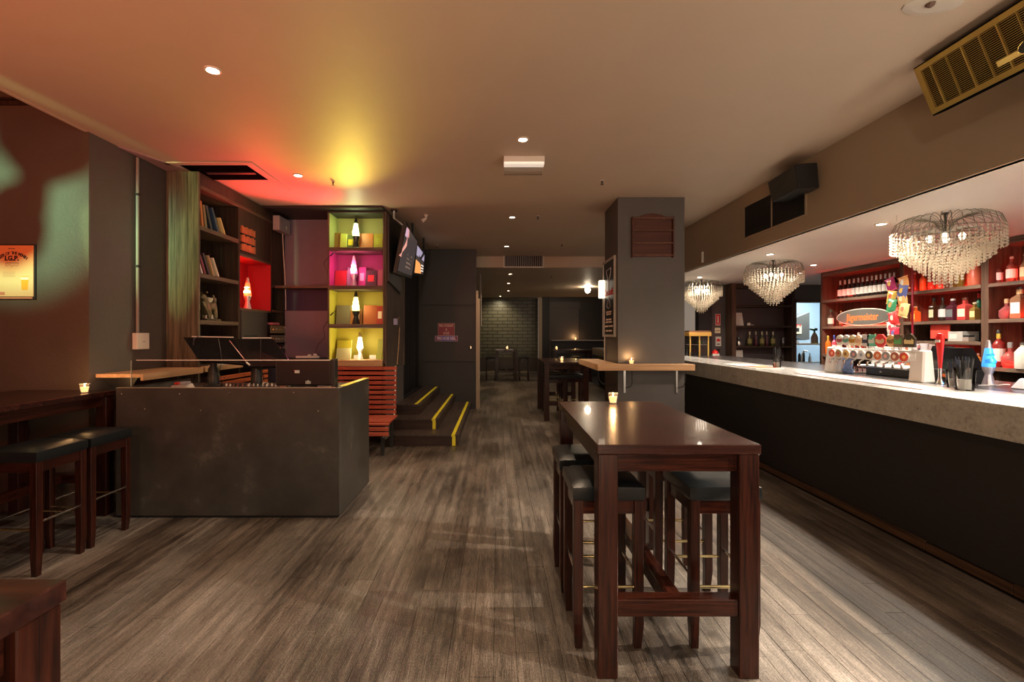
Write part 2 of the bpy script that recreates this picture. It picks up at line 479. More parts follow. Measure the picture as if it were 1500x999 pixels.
# stage opening, dark facing wall, far room
struct('wall_stage', MB().box(-3.6, -3.5, 7.0, 9.5, 0, ZC), M['black_wall'])
struct('wall_dark', MB().box(-1.48, -.43, 9.5, 9.62, -.02, ZC - .005).box(-3.6, -1.48, 9.56, 9.62, -.02, ZC - .005), M['dark_wall'])
struct('trim_6', MB().box(-.43, -.385, 9.48, 9.60, 0, 2.35).box(-.43, -.36, 9.60, 9.66, 0, 2.2), mat('tan_corner_strip', (.42, .30, .20), .4), bevel=.002)
struct('trim_7', MB().box(-1.50, -.45, 9.485, 9.50, 2.055, 2.075).box(-1.50, -.45, 9.485, 9.50, .93, .95), M['black_wall'])
struct('trim_8', MB().box(-1.48, -.44, 9.47, 9.50, 0, .10), M['dark_wall'])
struct('wall_passage', MB().box(-.9, -.8, 9.62, 19.3, 0, 2.95), M['dark_wall'])
struct('wall_brick', MB().box(-.9, 1.62, 19.2, 19.3, 0, 2.95), M['brick'])
struct('baseboard_brick', MB().box(-.8, 1.62, 19.12, 19.2, 0, .55), mat('brick_wall_base', (.05, .035, .03), .4))
struct('trim_9', MB().box(1.58, 1.72, 18.5, 18.6, 0, 2.9), mat('pale_corner_strip', (.50, .38, .26), .4))
struct('wall_far', MB().box(1.72, 7.2, 18.6, 18.7, 0, 2.95), M['dark_wall'])
struct('door_1', MB().box(2.0, 3.15, 18.55, 18.6, 0, 2.5).box(2.0, 3.2, 18.5, 18.6, 2.5, 2.75), mat('dark_panel_door', (.055, .045, .045), .45))
struct('wall_right', MB().box(5.68, 5.78, -3.4, 7.82, 0, ZB), M['bar_wood'])
struct('wall_return', MB().box(5.68, 7.2, 7.82, 7.9, 0, ZB), M['dark_wall'])
struct('wall_bar_back', MB().box(4.31, 6.03, 9.7, 9.8, 0, ZB).box(6.03, 6.62, 9.7, 9.8, 2.13, ZB).box(6.03, 6.62, 9.7, 9.8, 0, .84).box(6.62, 7.2, 9.7, 9.8, 0, ZB), mat('bar_back_grey', (.075, .062, .060), .5))
struct('trim_10', MB().box(4.05, 4.31, 9.62, 9.8, 0, ZB), M['black_wall'])
struct('wall_servery', MB().box(3.4, 4.3, 11.9, 12.0, 0, 2.9), M['black_wall'])
struct('window_1', MB().box(5.98, 6.03, 9.64, 9.82, .80, 2.18).box(6.62, 6.67, 9.64, 9.82, .80, 2.18).box(5.98, 6.67, 9.64, 9.82, 2.13, 2.18).box(5.98, 6.67, 9.64, 9.82, .80, .84), M['bar_wood'])
# kitchen seen through the opening
kw = mat('pale_blue_kitchen_wall', (.42, .55, .64), .5)
struct('wall_kitchen', MB().box(6.0, 9.2, 12.6, 12.7, 0, 2.9).box(9.1, 9.2, 9.8, 12.6, 0, 2.9), kw)
struct('floor_kitchen', MB().box(6.0, 9.2, 9.8, 12.6, -.1, 0), M['dark_wall'])
struct('ceiling_kitchen', MB().box(6.0, 9.2, 9.8, 12.7, 2.9, 3.0), M['white'])
light('AREA', (7.2, 11.2, 2.85), 110, (.88, .96, 1.0), 1.2, (7.2, 11.2, 0))
# dark globe pendant beyond the left edge of the frame, added before the green lamp to shape its shadow on the poster wall
t = thing('shadow_blocker', 'added dark globe pendant hanging out of view before the poster wall', 'blocker', (-3.518, 1.595, 2.915))
MB().lathe([(.01, -.17), (.10, -.14), (.17, -.05), (.17, .05), (.10, .14), (.02, .17), (.01, .70)], seg=20).build('globe', M['dark_metal'], t, smooth=True)
MB().lathe([(.02, -.12), (.09, -.08), (.11, 0), (.09, .08), (.02, .14)], (-.12, 0, -.30), seg=20).build('globe', M['dark_metal'], t, smooth=True)
MB().lathe([(.02, -.07), (.055, -.04), (.06, .04), (.03, .07)], (-.066, 0, -.21), seg=16).build('globe', M['dark_metal'], t, smooth=True)
struct('trim_11', MB().box(-5.0, -3.44, 3.985, 4.009, 3.40, 3.43).box(-5.0, -3.44, 3.97, 4.009, 3.44, 3.455), M['case_wood'])
# pillar
struct('pillar', MB().box(1.488, 2.317, 5.92, 6.63, 0, ZC), M['pillar'], bevel=.004)

# ------------------------------------------------------------------ ceiling fittings
def downlight(x, y, z, label, watts, col=WARM, far=False, group='recessed downlights', ang=100, tgt=None):
    t = thing('downlight', label, 'light', (x, y, z), 0, group)
    MB().lathe([(.052, 0), (.052, -.006), (.040, -.008), (.036, -.003), (.036, 0)], seg=20).build('trim_ring', M['trim'], t, smooth=True)
    MB().lathe([(.034, -.001), (.034, -.005), (.02, -.008)], seg=16).build('lens', M['lens_far'] if far else M['lens'], t, smooth=True)
    l = light('SPOT', (0, 0, -.03), watts, col, .035, None, ang, .9, parent=t)
    if tgt: l.rotation_euler = (Vector(tgt) - Vector((x, y, z))).to_track_quat('-Z', 'Y').to_euler()
    return t
for x, y, wt, lab in [(-1.83, 3.07, 80, 'bright round downlight in the ceiling above the dark metal booth'),
                      (.22, 4.16, 110, 'bright round downlight in front of the white ceiling box'),
                      (-2.13, 5.1, 40, 'round downlight in the red-lit ceiling in front of the bookcase'),
                      (.21, 6.92, 90, 'round downlight in the ceiling left of the pillar top'),
                      (.17, 9.2, 60, 'round downlight just before the ceiling air vent')]:
    downlight(x, y, ZC, lab, wt)
for x, y, lab in [(.22, 1.35, 'round downlight out of view above the candlelit table'), (-1.83, .9, 'round downlight out of view above the corner table'), (.25, -.6, 'round downlight out of view behind the photographer')]:
    downlight(x, y, ZC, lab, 52)
for x, y, lab in [(.30, 11.5, 'first small downlight behind the ceiling air vent'), (.31, 13.6, 'middle small downlight of the far room ceiling'), (.36, 15.9, 'last small downlight of the far room ceiling')]:
    downlight(x, y, 2.94, lab, 48, (1, .7, .42), True)
downlight(.1, 18.2, 2.94, 'small lamp washing the painted brick wall', 75, (1, .82, .5), True, tgt=(.0, 19.2, 1.5), ang=110)
dz = downlight(2.75, 14.6, 2.94, 'dazzling lamp in the far ceiling near the pillar', 150, (1, .72, .42))
MB().lathe([(.02, -.01), (.07, -.05), (.085, -.11), (.06, -.17), (.01, -.20)], seg=16).build('bulb', emat((1, 1, 1), (1, .80, .55), 60), dz, smooth=True)
for x, y, lab in [(3.5, 4.36, 'white downlight in the bar ceiling left of the nearest chandelier'), (4.58, 6.93, 'small white downlight in the bar ceiling before the bottle shelves'),
                  (3.42, 6.0, 'bright white lamp just left of the middle chandelier'), (3.55, 8.4, 'bright white lamp beside the farthest chandelier')]:
    downlight(x, y, ZB, lab, 150 if y < 5 or x > 4 else 90, (1, .86, .70), ang=160)
downlight(4.55, 5.2, ZB, 'added white fill downlight in the bar ceiling hidden behind the nearest chandelier', 110, (1, .90, .78), ang=165)  # unseen lamp added to whiten the bottle shelves
for y, lab in ((2.3, 'white bar ceiling downlight out of view beyond the nearest chandelier'), (.3, 'white bar ceiling downlight out of view beside the photographer')):
    downlight(3.9, y, ZB, lab, 170, (1, .86, .70), ang=165)
    downlight(3.92, y + .35, ZB, lab.replace('white', 'tilted white'), 850, (1, .86, .70), ang=68, tgt=(.9, y + .5, 0))

def sprinkler(x, y, z, lab):
    t = thing('sprinkler', lab, 'sprinkler', (x, y, z), 0, 'ceiling sprinklers')
    MB().lathe([(.022, 0), (.022, -.006), (.010, -.010)], seg=12).build('rosette', M['offwhite'], t)
    MB().lathe([(.010, -.008), (.012, -.02), (.006, -.04), (.018, -.045), (.018, -.049)], seg=10).build('head', M['dark_metal'], t)
for px, py, z, lab in [(488, 265, ZC, 'dark sprinkler head right of the red-lit downlight'), (882, 264, ZC, 'dark sprinkler head in front of the pillar top'), (823, 357, ZC, 'dark sprinkler head left of the pillar above the far room'),
                       (640, 359, ZC, 'tiny sprinkler head before the dark facing wall'), (788, 316, ZC, 'tiny sprinkler head near the fourth downlight'), (808, 404, 2.94, 'sprinkler head on the far room ceiling')]:
    Y = (z - H) * F / (CY - py)
    sprinkler((px - CX) * Y / F, Y, z, lab)
t = thing('ceiling_hook', 'thin wire hook hanging from the bar ceiling by the downlight', 'hook', (3.38, 4.05, ZB))
MB().tube([(0, 0, 0), (0, 0, -.02), (0, 0, -.05), (-.012, 0, -.065), (0, 0, -.078), (.014, 0, -.065)], .0016, 5).build('hook', M['steel'], t)

t = thing('emergency_light', 'long white emergency light box under the ceiling centre', 'light', (.252, 4.54, ZC))
bx('housing', M['offwhite'], t, -.195, .195, 0, .13, -.055, 0, .004)
MB().box(-.193, .193, .002, .10, -.078, -.055).build('diffuser', mat('frosted_diffuser', (.9, .88, .82), .35, emit=(1, .86, .7), estr=.35), t, bevel=.006)
bx('sign_blade', M['acrylic'], t, -.19, .18, .104, .110, -.145, -.055)
bx('blade_edge', M['dark_metal'], t, -.19, .18, .103, .111, -.148, -.145)

t = thing('air_vent', 'rectangular grille of the ceiling duct facing the room', 'vent', (.56, 10.4, 2.94))
bx('backing', M['black'], t, -.44, .44, -.05, 0, -.02, .30)
MB().box(-.44, .44, -.09, -.05, .27, .30).box(-.44, .44, -.09, -.05, -.02, .01).box(-.44, -.41, -.09, -.05, .01, .27).box(.41, .44, -.09, -.05, .01, .27).build('frame', M['offwhite'], t)
for k in range(20):
    bx('slat', M['grey_plastic'], t, -.40 + k * .041, -.392 + k * .041, -.085, -.055, .01, .27)
bx('duct_top', M['black'], t, -.46, .42, -.10, 0, .30, .335)

t = thing('ceiling_hatch', 'open dark ceiling hatch with a pale frame beside the bookcase', 'hatch', (-2.85, 5.1, ZC))
bx('opening', M['void'], t, -.34, .33, -.30, .15, -.002, 0)  # thin black sheet painted for the dark inside the open hatch
MB().box(-.44, .43, -.40, -.34, -.012, 0).box(.37, .43, -.34, .50, -.012, 0).build('frame', M['ceiling'], t)
bx('flap', M['dark_metal'], t, -.2, .3, -.1, -.05, -.010, -.002)

t = thing('ceiling_patch', 'round peeling plaster patch on the ceiling above the heater', 'patch', (2.24, 2.46, ZC))
MB().lathe([(.15, 0), (.145, -.006), (.10, -.010), (.02, -.010)], seg=14, sx=1.0, sy=.55).build('plaster', mat('peeling_plaster', (.55, .50, .43), .8), t)
MB().lathe([(.022, -.008), (.018, -.022), (.006, -.03)], (-.03, -.02, 0), 8).build('nub', mat('rusty_nub', (.12, .07, .05), .7), t)

# heater panel hanging at the top of the bulkhead
Y1, Y0 = 2.97, 1.3
nU = Vector((2.585, 0, 3.125)); nL = Vector((2.700, 0, 2.845))
t = thing('heater', 'long gold-grilled radiant heater tilted under the ceiling above the bar', 'heater', (0, 0, 0))
ax = (nL - nU); up = ax.normalized(); nrm = Vector((-ax.z, 0, ax.x)).normalized()
if nrm.x > 0: nrm = -nrm
def hp(u, y, d):   # u 0 top .. 1 bottom, d out of the face
    q = nU + ax * u + nrm * d
    return (q.x, y, q.z)
def hbox(mb, u0, u1, y0, y1, d0, d1):
    return mb.hexa([hp(u0, y0, d0), hp(u0, y1, d0), hp(u1, y1, d0), hp(u1, y0, d0), hp(u0, y0, d1), hp(u0, y1, d1), hp(u1, y1, d1), hp(u1, y0, d1)])
gold = mat('gold_anodised_metal', (.42, .31, .09), .40, .75)
hbox(MB(), -.03, 1.03, Y0, Y1 + .01, -.10, -.013).build('housing', M['void'], t)
mb = MB()
hbox(mb, 0, .10, Y0, Y1, -.012, 0); hbox(mb, .90, 1.0, Y0, Y1, -.012, 0); hbox(mb, .10, .90, Y1 - .035, Y1, -.012, 0)
mb.build('frame', gold, t)
mb = MB()
for k in range(22):
    u = .115 + k * .036
    hbox(mb, u, u + .010, Y0, Y1 - .035, -.010, -.003)
o = mb.build('grille_wires', gold, t); o['kind'] = 'stuff'
for k in range(17):
    y = Y1 - .10 - k * .095
    hbox(MB(), .10, .90, y, y + (.008 if k % 2 == 0 else .004), -.012, 0).build('grille_bar', gold, t)
hbox(MB(), .68, .78, Y0, Y1 - .42, 0, .005).build('name_strip', mat('bright_gold_strip', (.75, .60, .25), .3, .7), t)
poly = []
cy, cu_ = Y1 - .60, .70
e = MB(); n = 24
def ell(mb, ra, rb, d0, d1):
    vs = []
    for d in (d0, d1):
        for k in range(n):
            a = 2 * PI * k / n
            vs.append(hp(cu_ + rb * math.sin(a), cy + ra * math.cos(a), d))
    return mb.add(vs, [tuple(range(n)), tuple(range(n, 2 * n))[::-1]] + [(i, (i + 1) % n, n + (i + 1) % n, n + i) for i in range(n)])
ell(MB(), .075, .13, .004, .008).build('badge_rim', M['brass'], t)
ell(MB(), .068, .11, .008, .010).build('badge', M['black'], t)
# speaker on the bulkhead
t = thing('loudspeaker', 'black box loudspeaker mounted high on the tan bulkhead', 'speaker', (2.80, 4.44, 2.83))
p = [(0, 0, 0), (.19, .0, .015), (.26, .50, .02), (.06, .54, .03), (-.03, 0, .235), (.17, .0, .25), (.24, .50, .25), (.02, .54, .24)]
MB().hexa(p).build('cabinet', M['black'], t, .006)
MB().slab((-.030, .015, .225), (-.003, .015, .012), (.052, .525, .04), (.012, .525, .228), .004).build('grille', M['dark_metal'], t)
MB().box(.12, .205, .2, .28, .06, .18).build('bracket', M['dark_metal'], t)
t = thing('bulkhead_vent', 'dark louvred return air vent in the bulkhead below the loudspeaker', 'vent', (3.0, 4.65, 2.65))
bx('backing', M['black'], t, -.004, 0, 0, 1.14, 0, .365)
MB().box(-.014, 0, -.02, 1.16, -.02, 0).box(-.014, 0, -.02, 1.16, .365, .385).box(-.014, 0, -.02, 0, 0, .365).box(-.014, 0, 1.14, 1.16, 0, .365).box(-.014, -.002, .56, .575, 0, .365).build('frame', M['bulkhead'], t)
for k in range(18):
    z = .008 + k * .020
    MB().hexa([(-.012, .002, z), (-.012, 1.138, z), (-.004, 1.138, z + .008), (-.004, .002, z + .008), (-.012, .002, z + .003), (-.012, 1.138, z + .003), (-.004, 1.138, z + .011), (-.004, .002, z + .011)]).build('louvre', M['dark_metal'], t)
t = thing('wall_pipe_lamp', 'small white tube fitting on the lower bulkhead near the pillar', 'light', (2.985, 6.95, 2.53))
MB().lathe([(.018, 0), (.018, .15)], (-.004, 0, 0), 10).build('tube', M['offwhite'], t)

# ------------------------------------------------------------------ chandeliers
def make_chandelier(lab):
    t = thing('chandelier', lab, 'chandelier', (3.72, 3.97, ZB), 0, 'crystal chandeliers over the bar')
    MB().lathe([(.025, 0), (.022, -.012), (.008, -.02), (.008, -.12), (.026, -.15), (.026, -.18), (.01, -.22)], seg=14).build('stem', M['dark_metal'], t, smooth=True)
    wires = MB()
    NW = 34
    for k in range(NW):
        a = 2 * PI * k / NW
        pts = []
        for j in range(7):
            s = j / 6
            r = (.03, .07, .13, .20, .27, .325, .355)[j]
            z = (-.15, -.075, -.040, -.028, -.034, -.065, -.150)[j]
            pts.append((r * math.cos(a), r * math.sin(a), z))
        wires.tube(pts, .0027, 4)
        pts = [(r * math.cos(a), r * math.sin(a), z) for r, z in ((.03, -.17), (.08, -.145), (.15, -.14), (.21, -.155), (.24, -.20))]
        wires.tube(pts, .0018, 4)
    for r, z in ((.355, -.16), (.30, -.25), (.24, -.20), (.2, -.28)):
        wires.tube([(r * math.cos(2 * PI * k / 32), r * math.sin(2 * PI * k / 32), z) for k in range(33)], .0028, 4)
    o = wires.build('wire_frame', mat('dull_wire', (.14, .125, .10), .4, .8), t); o['kind'] = 'stuff'
    beads = MB()
    def bead(x, y, z, r=.0098, h=.0122):
        beads.add([(x + r, y, z), (x, y + r, z), (x - r, y, z), (x, y - r, z), (x, y, z + h), (x, y, z - h)],
                  [(0, 1, 4), (1, 2, 4), (2, 3, 4), (3, 0, 4), (1, 0, 5), (2, 1, 5), (3, 2, 5), (0, 3, 5)])
    tiers = [(.355, -.155, 7)] + [(.325 - .0315 * k, -.235 - .0275 * k, 4 + (k > 0) + (k > 6)) for k in range(10)]
    for i, (r, z0, nb) in enumerate(tiers):
        ns = max(5, int(2 * PI * r / .040))
        for k in range(ns):
            a = 2 * PI * (k + .5 * (i % 2)) / ns
            for j in range(nb):
                bead(r * math.cos(a), r * math.sin(a), z0 - j * .0255)
    for k in range(26):
        a = 2 * PI * k / 26
        for j in range(4): bead(.24 * math.cos(a), .24 * math.sin(a), -.21 - j * .0215)
    o = beads.build('crystal_beads', M['crystal'], t); o['kind'] = 'stuff'
    for k in range(4):
        a = PI / 4 + k * PI / 2
        MB().lathe([(.012, 0), (.022, .02), (.024, .04), (.010, .06)], (.10 * math.cos(a), .10 * math.sin(a), -.235), 10).build('bulb', mat('lit_bulb', (1, 1, 1), .4, emit=(1, .84, .62), estr=1.6) if k == 0 and 'lit_bulb' not in bpy.data.materials else bpy.data.materials['lit_bulb'], t, smooth=True)
    light('POINT', (0, 0, -.30), 1.6, (1, .84, .66), .10, parent=t)
    return t
ch = make_chandelier('largest and nearest crystal bead chandelier above the bottle shelves')
dup(ch, (3.75, 6.5, ZB), 'middle crystal bead chandelier hanging over the bar counter')
dup(ch, (3.75, 8.8, ZB), 'farthest crystal bead chandelier half hidden by the pillar')
# ------------------------------------------------------------------ tables
def high_table(label, x0, x1, y0, y1, h=1.008, rail=True, group=None):
    cx, cy = (x0 + x1) / 2, (y0 + y1) / 2
    t = thing('high_table', label, 'table', (cx, cy, 0), 0, group)
    a, b = (x1 - x0) / 2, (y1 - y0) / 2
    bx('tabletop', M['tabletop'], t, -a, a, -b, b, h - .042, h, .0035)
    L = .086; i = .006
    for sx in (-1, 1):
        for sy in (-1, 1):
            px, py = sx * (a - i - L / 2), sy * (b - i - L / 2)
            MB().box(px - L / 2, px + L / 2, py - L / 2, py + L / 2, 0, h - .0425).build('leg', M['red_wood_z'], t, .003)
    z0, z1 = h - .122, h - .043
    for sy in (-1, 1):
        y = sy * (b - i - .035)
        bx('apron', M['red_wood'], t, -a + i + L, a - i - L, y - .014, y + .014, z0, z1, .002)
    for sx in (-1, 1):
        x = sx * (a - i - .035)
        bx('apron', M['red_wood_y'], t, x - .014, x + .014, -b + i + L, b - i - L, z0, z1, .002)
    if rail:
        for sy in (-1, 1):
            y = sy * (b - i - L / 2)
            bx('foot_rail', M['red_wood'], t, -a + i + L - .001, a - i - L + .001, y - .034, y + .034, .262, .335, .003)
        bx('stretcher', M['red_wood_y'], t, -.035, .035, -b + i + L / 2 + .034, b - i - L / 2 - .034, .262, .332, .003)
    return t
high_table('nearest dark red wooden high table with a candle on its shiny top', .425, 1.13, 2.045, 3.37)
high_table('dark wooden high table standing left of the grey pillar', .79, 1.56, 8.15, 9.6)
high_table('high table seen corner-on at the bottom left of the picture', -1.53, -.832, -.42, .925)
high_table('long dark red high table against the poster wall beside the metal booth', -4.0, -3.185, 2.35, 3.985, 1.017)
high_table('small dark high table before the painted brick wall', -.07, .62, 15.3, 16.0)
high_table('dark high table near the far corner strip behind the pillar table', 1.75, 2.95, 14.9, 15.7)

def make_stool(label):
    t = thing('bar_stool', label, 'stool', (0, 0, 0), 0, 'bar stools')
    hw, hd = .168, .182
    # seat cushion with soft crowned top
    mb = MB()
    n = 8
    vs = []; fs = []
    for i in range(n + 1):
        for j in range(n + 1):
            u = i / n * 2 - 1; v = j / n * 2 - 1
            e = max(abs(u), abs(v))
            z = .784 - .016 * max(0, (e - .74) / .26) ** 2 - .003 * (u * u + v * v)
            vs.append((u * hw, v * hd, z))
    for i in range(n):
        for j in range(n):
            a = i * (n + 1) + j
            fs.append((a, a + n + 1, a + n + 2, a + 1))
    mb.add(vs, fs)
    rim = [i * (n + 1) for i in range(n + 1)] + [n * (n + 1) + j for j in range(1, n + 1)] + [i * (n + 1) + n for i in range(n - 1, -1, -1)] + [j for j in range(n - 1, 0, -1)]
    base = len(mb.v)
    for k in rim:
        x, y, z = mb.v[k]; mb.v.append((x * 1.010, y * 1.010, .716))
    for k in rim:
        x, y, z = mb.v[k]; mb.v.append((x * .97, y * .97, .700))
    m = len(rim)
    for q in range(m):
        r = (q + 1) % m
        mb.f.append((rim[q], rim[r], base + r, base + q)); mb.f.append((base + q, base + r, base + m + r, base + m + q))
    mb.f.append(tuple(base + m + q for q in range(m)))
    mb.build('seat', M['leather'], t, smooth=True)
    L = .022
    for sx in (-1, 1):
        for sy in (-1, 1):
            X, Yy = sx * (hw - .026), sy * (hd - .026)
            mb = MB()
            rings = []
            for z, k, o_ in ((.700, 1.0, 0), (.30, 1.0, 0), (.12, .95, .002), (0, .78, -.003)):
                rings += [(X + sx * o_ - L * k, Yy + sy * o_ - L * k, z), (X + sx * o_ + L * k, Yy + sy * o_ - L * k, z), (X + sx * o_ + L * k, Yy + sy * o_ + L * k, z), (X + sx * o_ - L * k, Yy + sy * o_ + L * k, z)]
            fs = [(0, 1, 2, 3), (15, 14, 13, 12)]
            for r in range(3):
                for q in range(4):
                    fs.append((r * 4 + q, r * 4 + (q + 1) % 4, r * 4 + 4 + (q + 1) % 4, r * 4 + 4 + q))
            mb.add(rings, fs).build('leg', M['red_wood_z'], t, .002)
    for sy in (-1, 1):
        y = sy * (hd - .026)
        bx('seat_rail', M['red_wood'], t, -hw + .048, hw - .048, y - .012, y + .012, .635, .6995, .001)
        MB().tube([(-hw + .045, y, .285), (hw - .045, y, .285)], .0075, 10).build('footrest', M['brass'], t, smooth=True)
    for sx in (-1, 1):
        x = sx * (hw - .026)
        bx('seat_rail', M['red_wood_y'], t, x - .012, x + .012, -hd + .048, hd - .048, .635, .6995, .001)
        MB().tube([(x, -hd + .045, .325), (x, hd - .045, .325)], .0075, 10).build('footrest', M['chrome'], t, smooth=True)
    return t
st = make_stool('nearest stool on the left side of the candlelit high table')
st.location = (.522, 2.42, 0)
for x, y, l in [(.522, 2.905, 'second stool on the left side of the candlelit high table, farther in'),
                (1.07, 2.42, 'stool tucked under the right side of the candlelit high table'),
                (1.07, 2.92, 'farther stool on the right side under the candlelit high table'),
                (-2.965, 3.08, 'nearer black-topped stool at the left high table, cut by the frame edge'),
                (-2.965, 3.47, 'black-topped stool standing against the dark metal booth'),
                (1.02, 8.50, 'nearer stool under the high table beside the pillar'),
                (1.36, 8.62, 'stool under the right half of the high table beside the pillar'),
                (1.02, 9.1, 'farther stool under the high table beside the pillar'),
                (-.22, 15.55, 'stool left of the small table before the brick wall'),
                (.85, 15.6, 'stool right of the small table before the brick wall'),
                (2.1, 15.25, 'stool under the far dark table behind the pillar table'),
                (2.5, 15.35, 'second stool under the far dark table behind the pillar table')]:
    dup(st, (x, y, 0), l)

def candle(x, y, z, label, s=1.0, energy=1.6):
    t = thing('candle_holder', label, 'candle', (x, y, z), 0, 'tea light glasses')
    MB().lathe([(.024 * s, 0), (.036 * s, .070 * s), (.0335 * s, .070 * s), (.022 * s, .006 * s)], seg=20).build('glass', cmat((.95, .9, .85), .05, 0, .9, 'tea_light_glass'), t, smooth=True)
    MB().lathe([(.0215 * s, .0065 * s), (.0285 * s, .045 * s), (.001, .043 * s)], seg=18).build('wax', emat((.9, .6, .35), (1, .52, .20), 1.6), t, smooth=True)
    MB().lathe([(.001, .046 * s), (.0065 * s, .052 * s), (.0045 * s, .060 * s), (.0008, .072 * s)], seg=8).build('flame', emat((1, .8, .4), (1, .68, .28), 30), t, smooth=True)
    light('POINT', (0, 0, .085 * s), energy, (1, .55, .22), .012, parent=t)
    return t
candle((898 - CX) * 3.28 / F, 3.28, 1.0085, 'tea light glowing on the nearest candlelit high table', 1.0, 1.1)
candle((925 - CX) * 5.82 / F, 5.82, 1.121, 'tea light on the wooden shelf around the pillar')
candle((823 - CX) * 8.5 / F, 8.5, 1.0085, 'tea light on the high table left of the pillar')
candle((124 - CX) * 3.80 / F, 3.80, 1.0175, 'tea light on the long left high table')
candle((743 - CX) * 15.5 / F, 15.5, 1.0085, 'tea light on the small table before the brick wall', 1.3)
candle((813 - CX) * 15.3 / F + .05, 15.3, 1.0085, 'tea light on the far dark table', 1.3)
candle((843 - CX) * 18.3 / F, 18.3, 1.272, 'tea light on the far wall ledge', 1.3, 5)
t = thing('wall_ledge', 'narrow pale ledge along the far dark wall', 'shelf', (3.0, 18.42, 1.24))
bx('board', M['offwhite'], t, -.95, 1.3, -.17, .17, 0, .03); bx('support', M['dark_wall'], t, -.9, 1.25, .0, .17, -1.24, 0)
t = thing('black_skirted_bench', 'black bench along the far wall below the pale ledge', 'bench', (3.2, 17.6, 0))
bx('seat', M['black'], t, -1.1, 1.1, -.25, .25, .42, .50, .01); bx('base', M['black_wall'], t, -1.1, 1.1, -.22, .25, 0, .42)

# pillar shelf, spoon rack, chalk board, wall lamp
t = thing('pillar_shelf', 'raw timber ledge wrapped around the grey pillar on steel brackets', 'shelf', (0, 0, 0))
MB().box(1.20, 2.37, 5.735, 5.915, 1.046, 1.12).build('front_board', M['pine_x'], t, .002)
MB().box(1.20, 1.483, 5.916, 7.06, 1.046, 1.12).build('side_board', M['pine'], t, .002)
for x in (1.57, 2.215):
    mb = MB().box(x - .012, x + .012, 5.905, 5.9185, .76, 1.045)
    mb.build('bracket', M['steel'], t)
    MB().tube([(x + .06, 5.80, 1.045), (x + .07, 5.82, .90), (x + .06, 5.86, .84), (x + .012, 5.905, .82)], .005, 6).build('brace', M['dark_metal'], t, smooth=True)
MB().tube([(1.23, 5.85, 1.045), (1.24, 5.86, .93), (1.30, 5.9, .87), (1.46, 6.0, .86), (1.485, 6.0, .86)], .005, 6).build('brace', M['dark_metal'], t, smooth=True)
t = thing('spoon_rack', 'empty brown wooden spoon rack hung on the pillar front', 'rack', (1.912, 5.92, 2.43))
rk = wood('rack_wood', (.045, .014, .009), (.105, .035, .022), 'x', .5)
poly = [(-.245, .01), (.245, .01), (.245, .50), (.17, .505), (.10, .535), (0, .55), (-.10, .535), (-.17, .505), (-.245, .50)]
MB().prism(poly, 'y', -.016, -.002).build('back_panel', rk, t, .002)
for sx in (-1, 1): bx('side', rk, t, sx * .25 - .009, sx * .25 + .009, -.055, -.002, 0, .50, .002)
for z in (.02, .17, .325, .475):
    mb = MB()
    for k in range(16): mb.box(-.241 + k * .0302, -.241 + k * .0302 + .022, -.060, -.016, z, z + .012)
    mb.box(-.241, .241, -.048, -.016, z - .001, z + .011)
    mb.build('rail', wood('rack_rail_wood', (.12, .05, .03), (.24, .11, .07), 'x', .5) if z == .02 else bpy.data.materials['rack_rail_wood'], t)
t = thing('menu_board', 'tall framed chalk menu board on the left side of the pillar', 'sign', (1.488, 6.35, 1.48))
bx('board', M['black'], t, -.012, -.002, -.30, .30, .0, .97)
MB().box(-.024, 0, -.33, -.30, 0, .97).box(-.024, 0, .30, .33, 0, .97).box(-.024, 0, -.33, .33, .97, 1.0).box(-.024, 0, -.33, .33, -.03, 0).build('frame', cmat((.50, .45, .38), .35, .2), t)
chalk = cmat((.62, .60, .68), .8, name='chalk'); rchalk = cmat((.75, .06, .05), .8, name='red_chalk')
MB().tube([(-.014, .13, .86), (-.014, .10, .80), (-.014, .04, .74), (-.014, 0, .70), (-.014, -.10, .78), (-.014, -.13, .87), (-.014, .13, .86)], .005, 4).tube([(-.014, 0, .70), (-.014, 0, .56)], .005, 4).build('glass_drawing', chalk, t)
MB().tube([(-.014, .10, .40), (-.014, .03, .44), (-.014, 0, .50), (-.014, -.07, .42), (-.014, -.11, .37), (-.014, 0, .345), (-.014, .10, .37), (-.014, .10, .40)], .004, 4).build('drop_drawing', chalk, t)
text('Cocktails', .13, (-.0135, 0, .56), RL, rchalk, t, bold=.002)
for z, wd in ((.30, .30), (.27, .26), (.20, .3), (.165, .36), (.11, .46), (.05, .36)):
    for q in (-1, 1): bx('menu_line', cmat((.85, .62, .48), .8), t, -.0150, -.0125, q * wd * .26 - wd * .22, q * wd * .26 + wd * .22, z - .010, z + .010)
t = thing('wall_lamp', 'glowing white box wall lamp on the far edge of the pillar', 'light', (1.44, 6.60, 1.98))
bx('shade', emat((1, .95, .85), (1, .84, .62), 1.6), t, -.045, .035, -.04, .02, 0, .245, .006)
bx('mount', M['offwhite'], t, .036, .047, -.03, .01, .05, .2)
t = thing('conduit', 'pale conduit running down the pillar below the box lamp', 'pipe', (1.478, 6.60, 1.125))
MB().tube([(0, 0, 0), (0, 0, .85)], .009, 8).build('pipe', M['offwhite'], t)

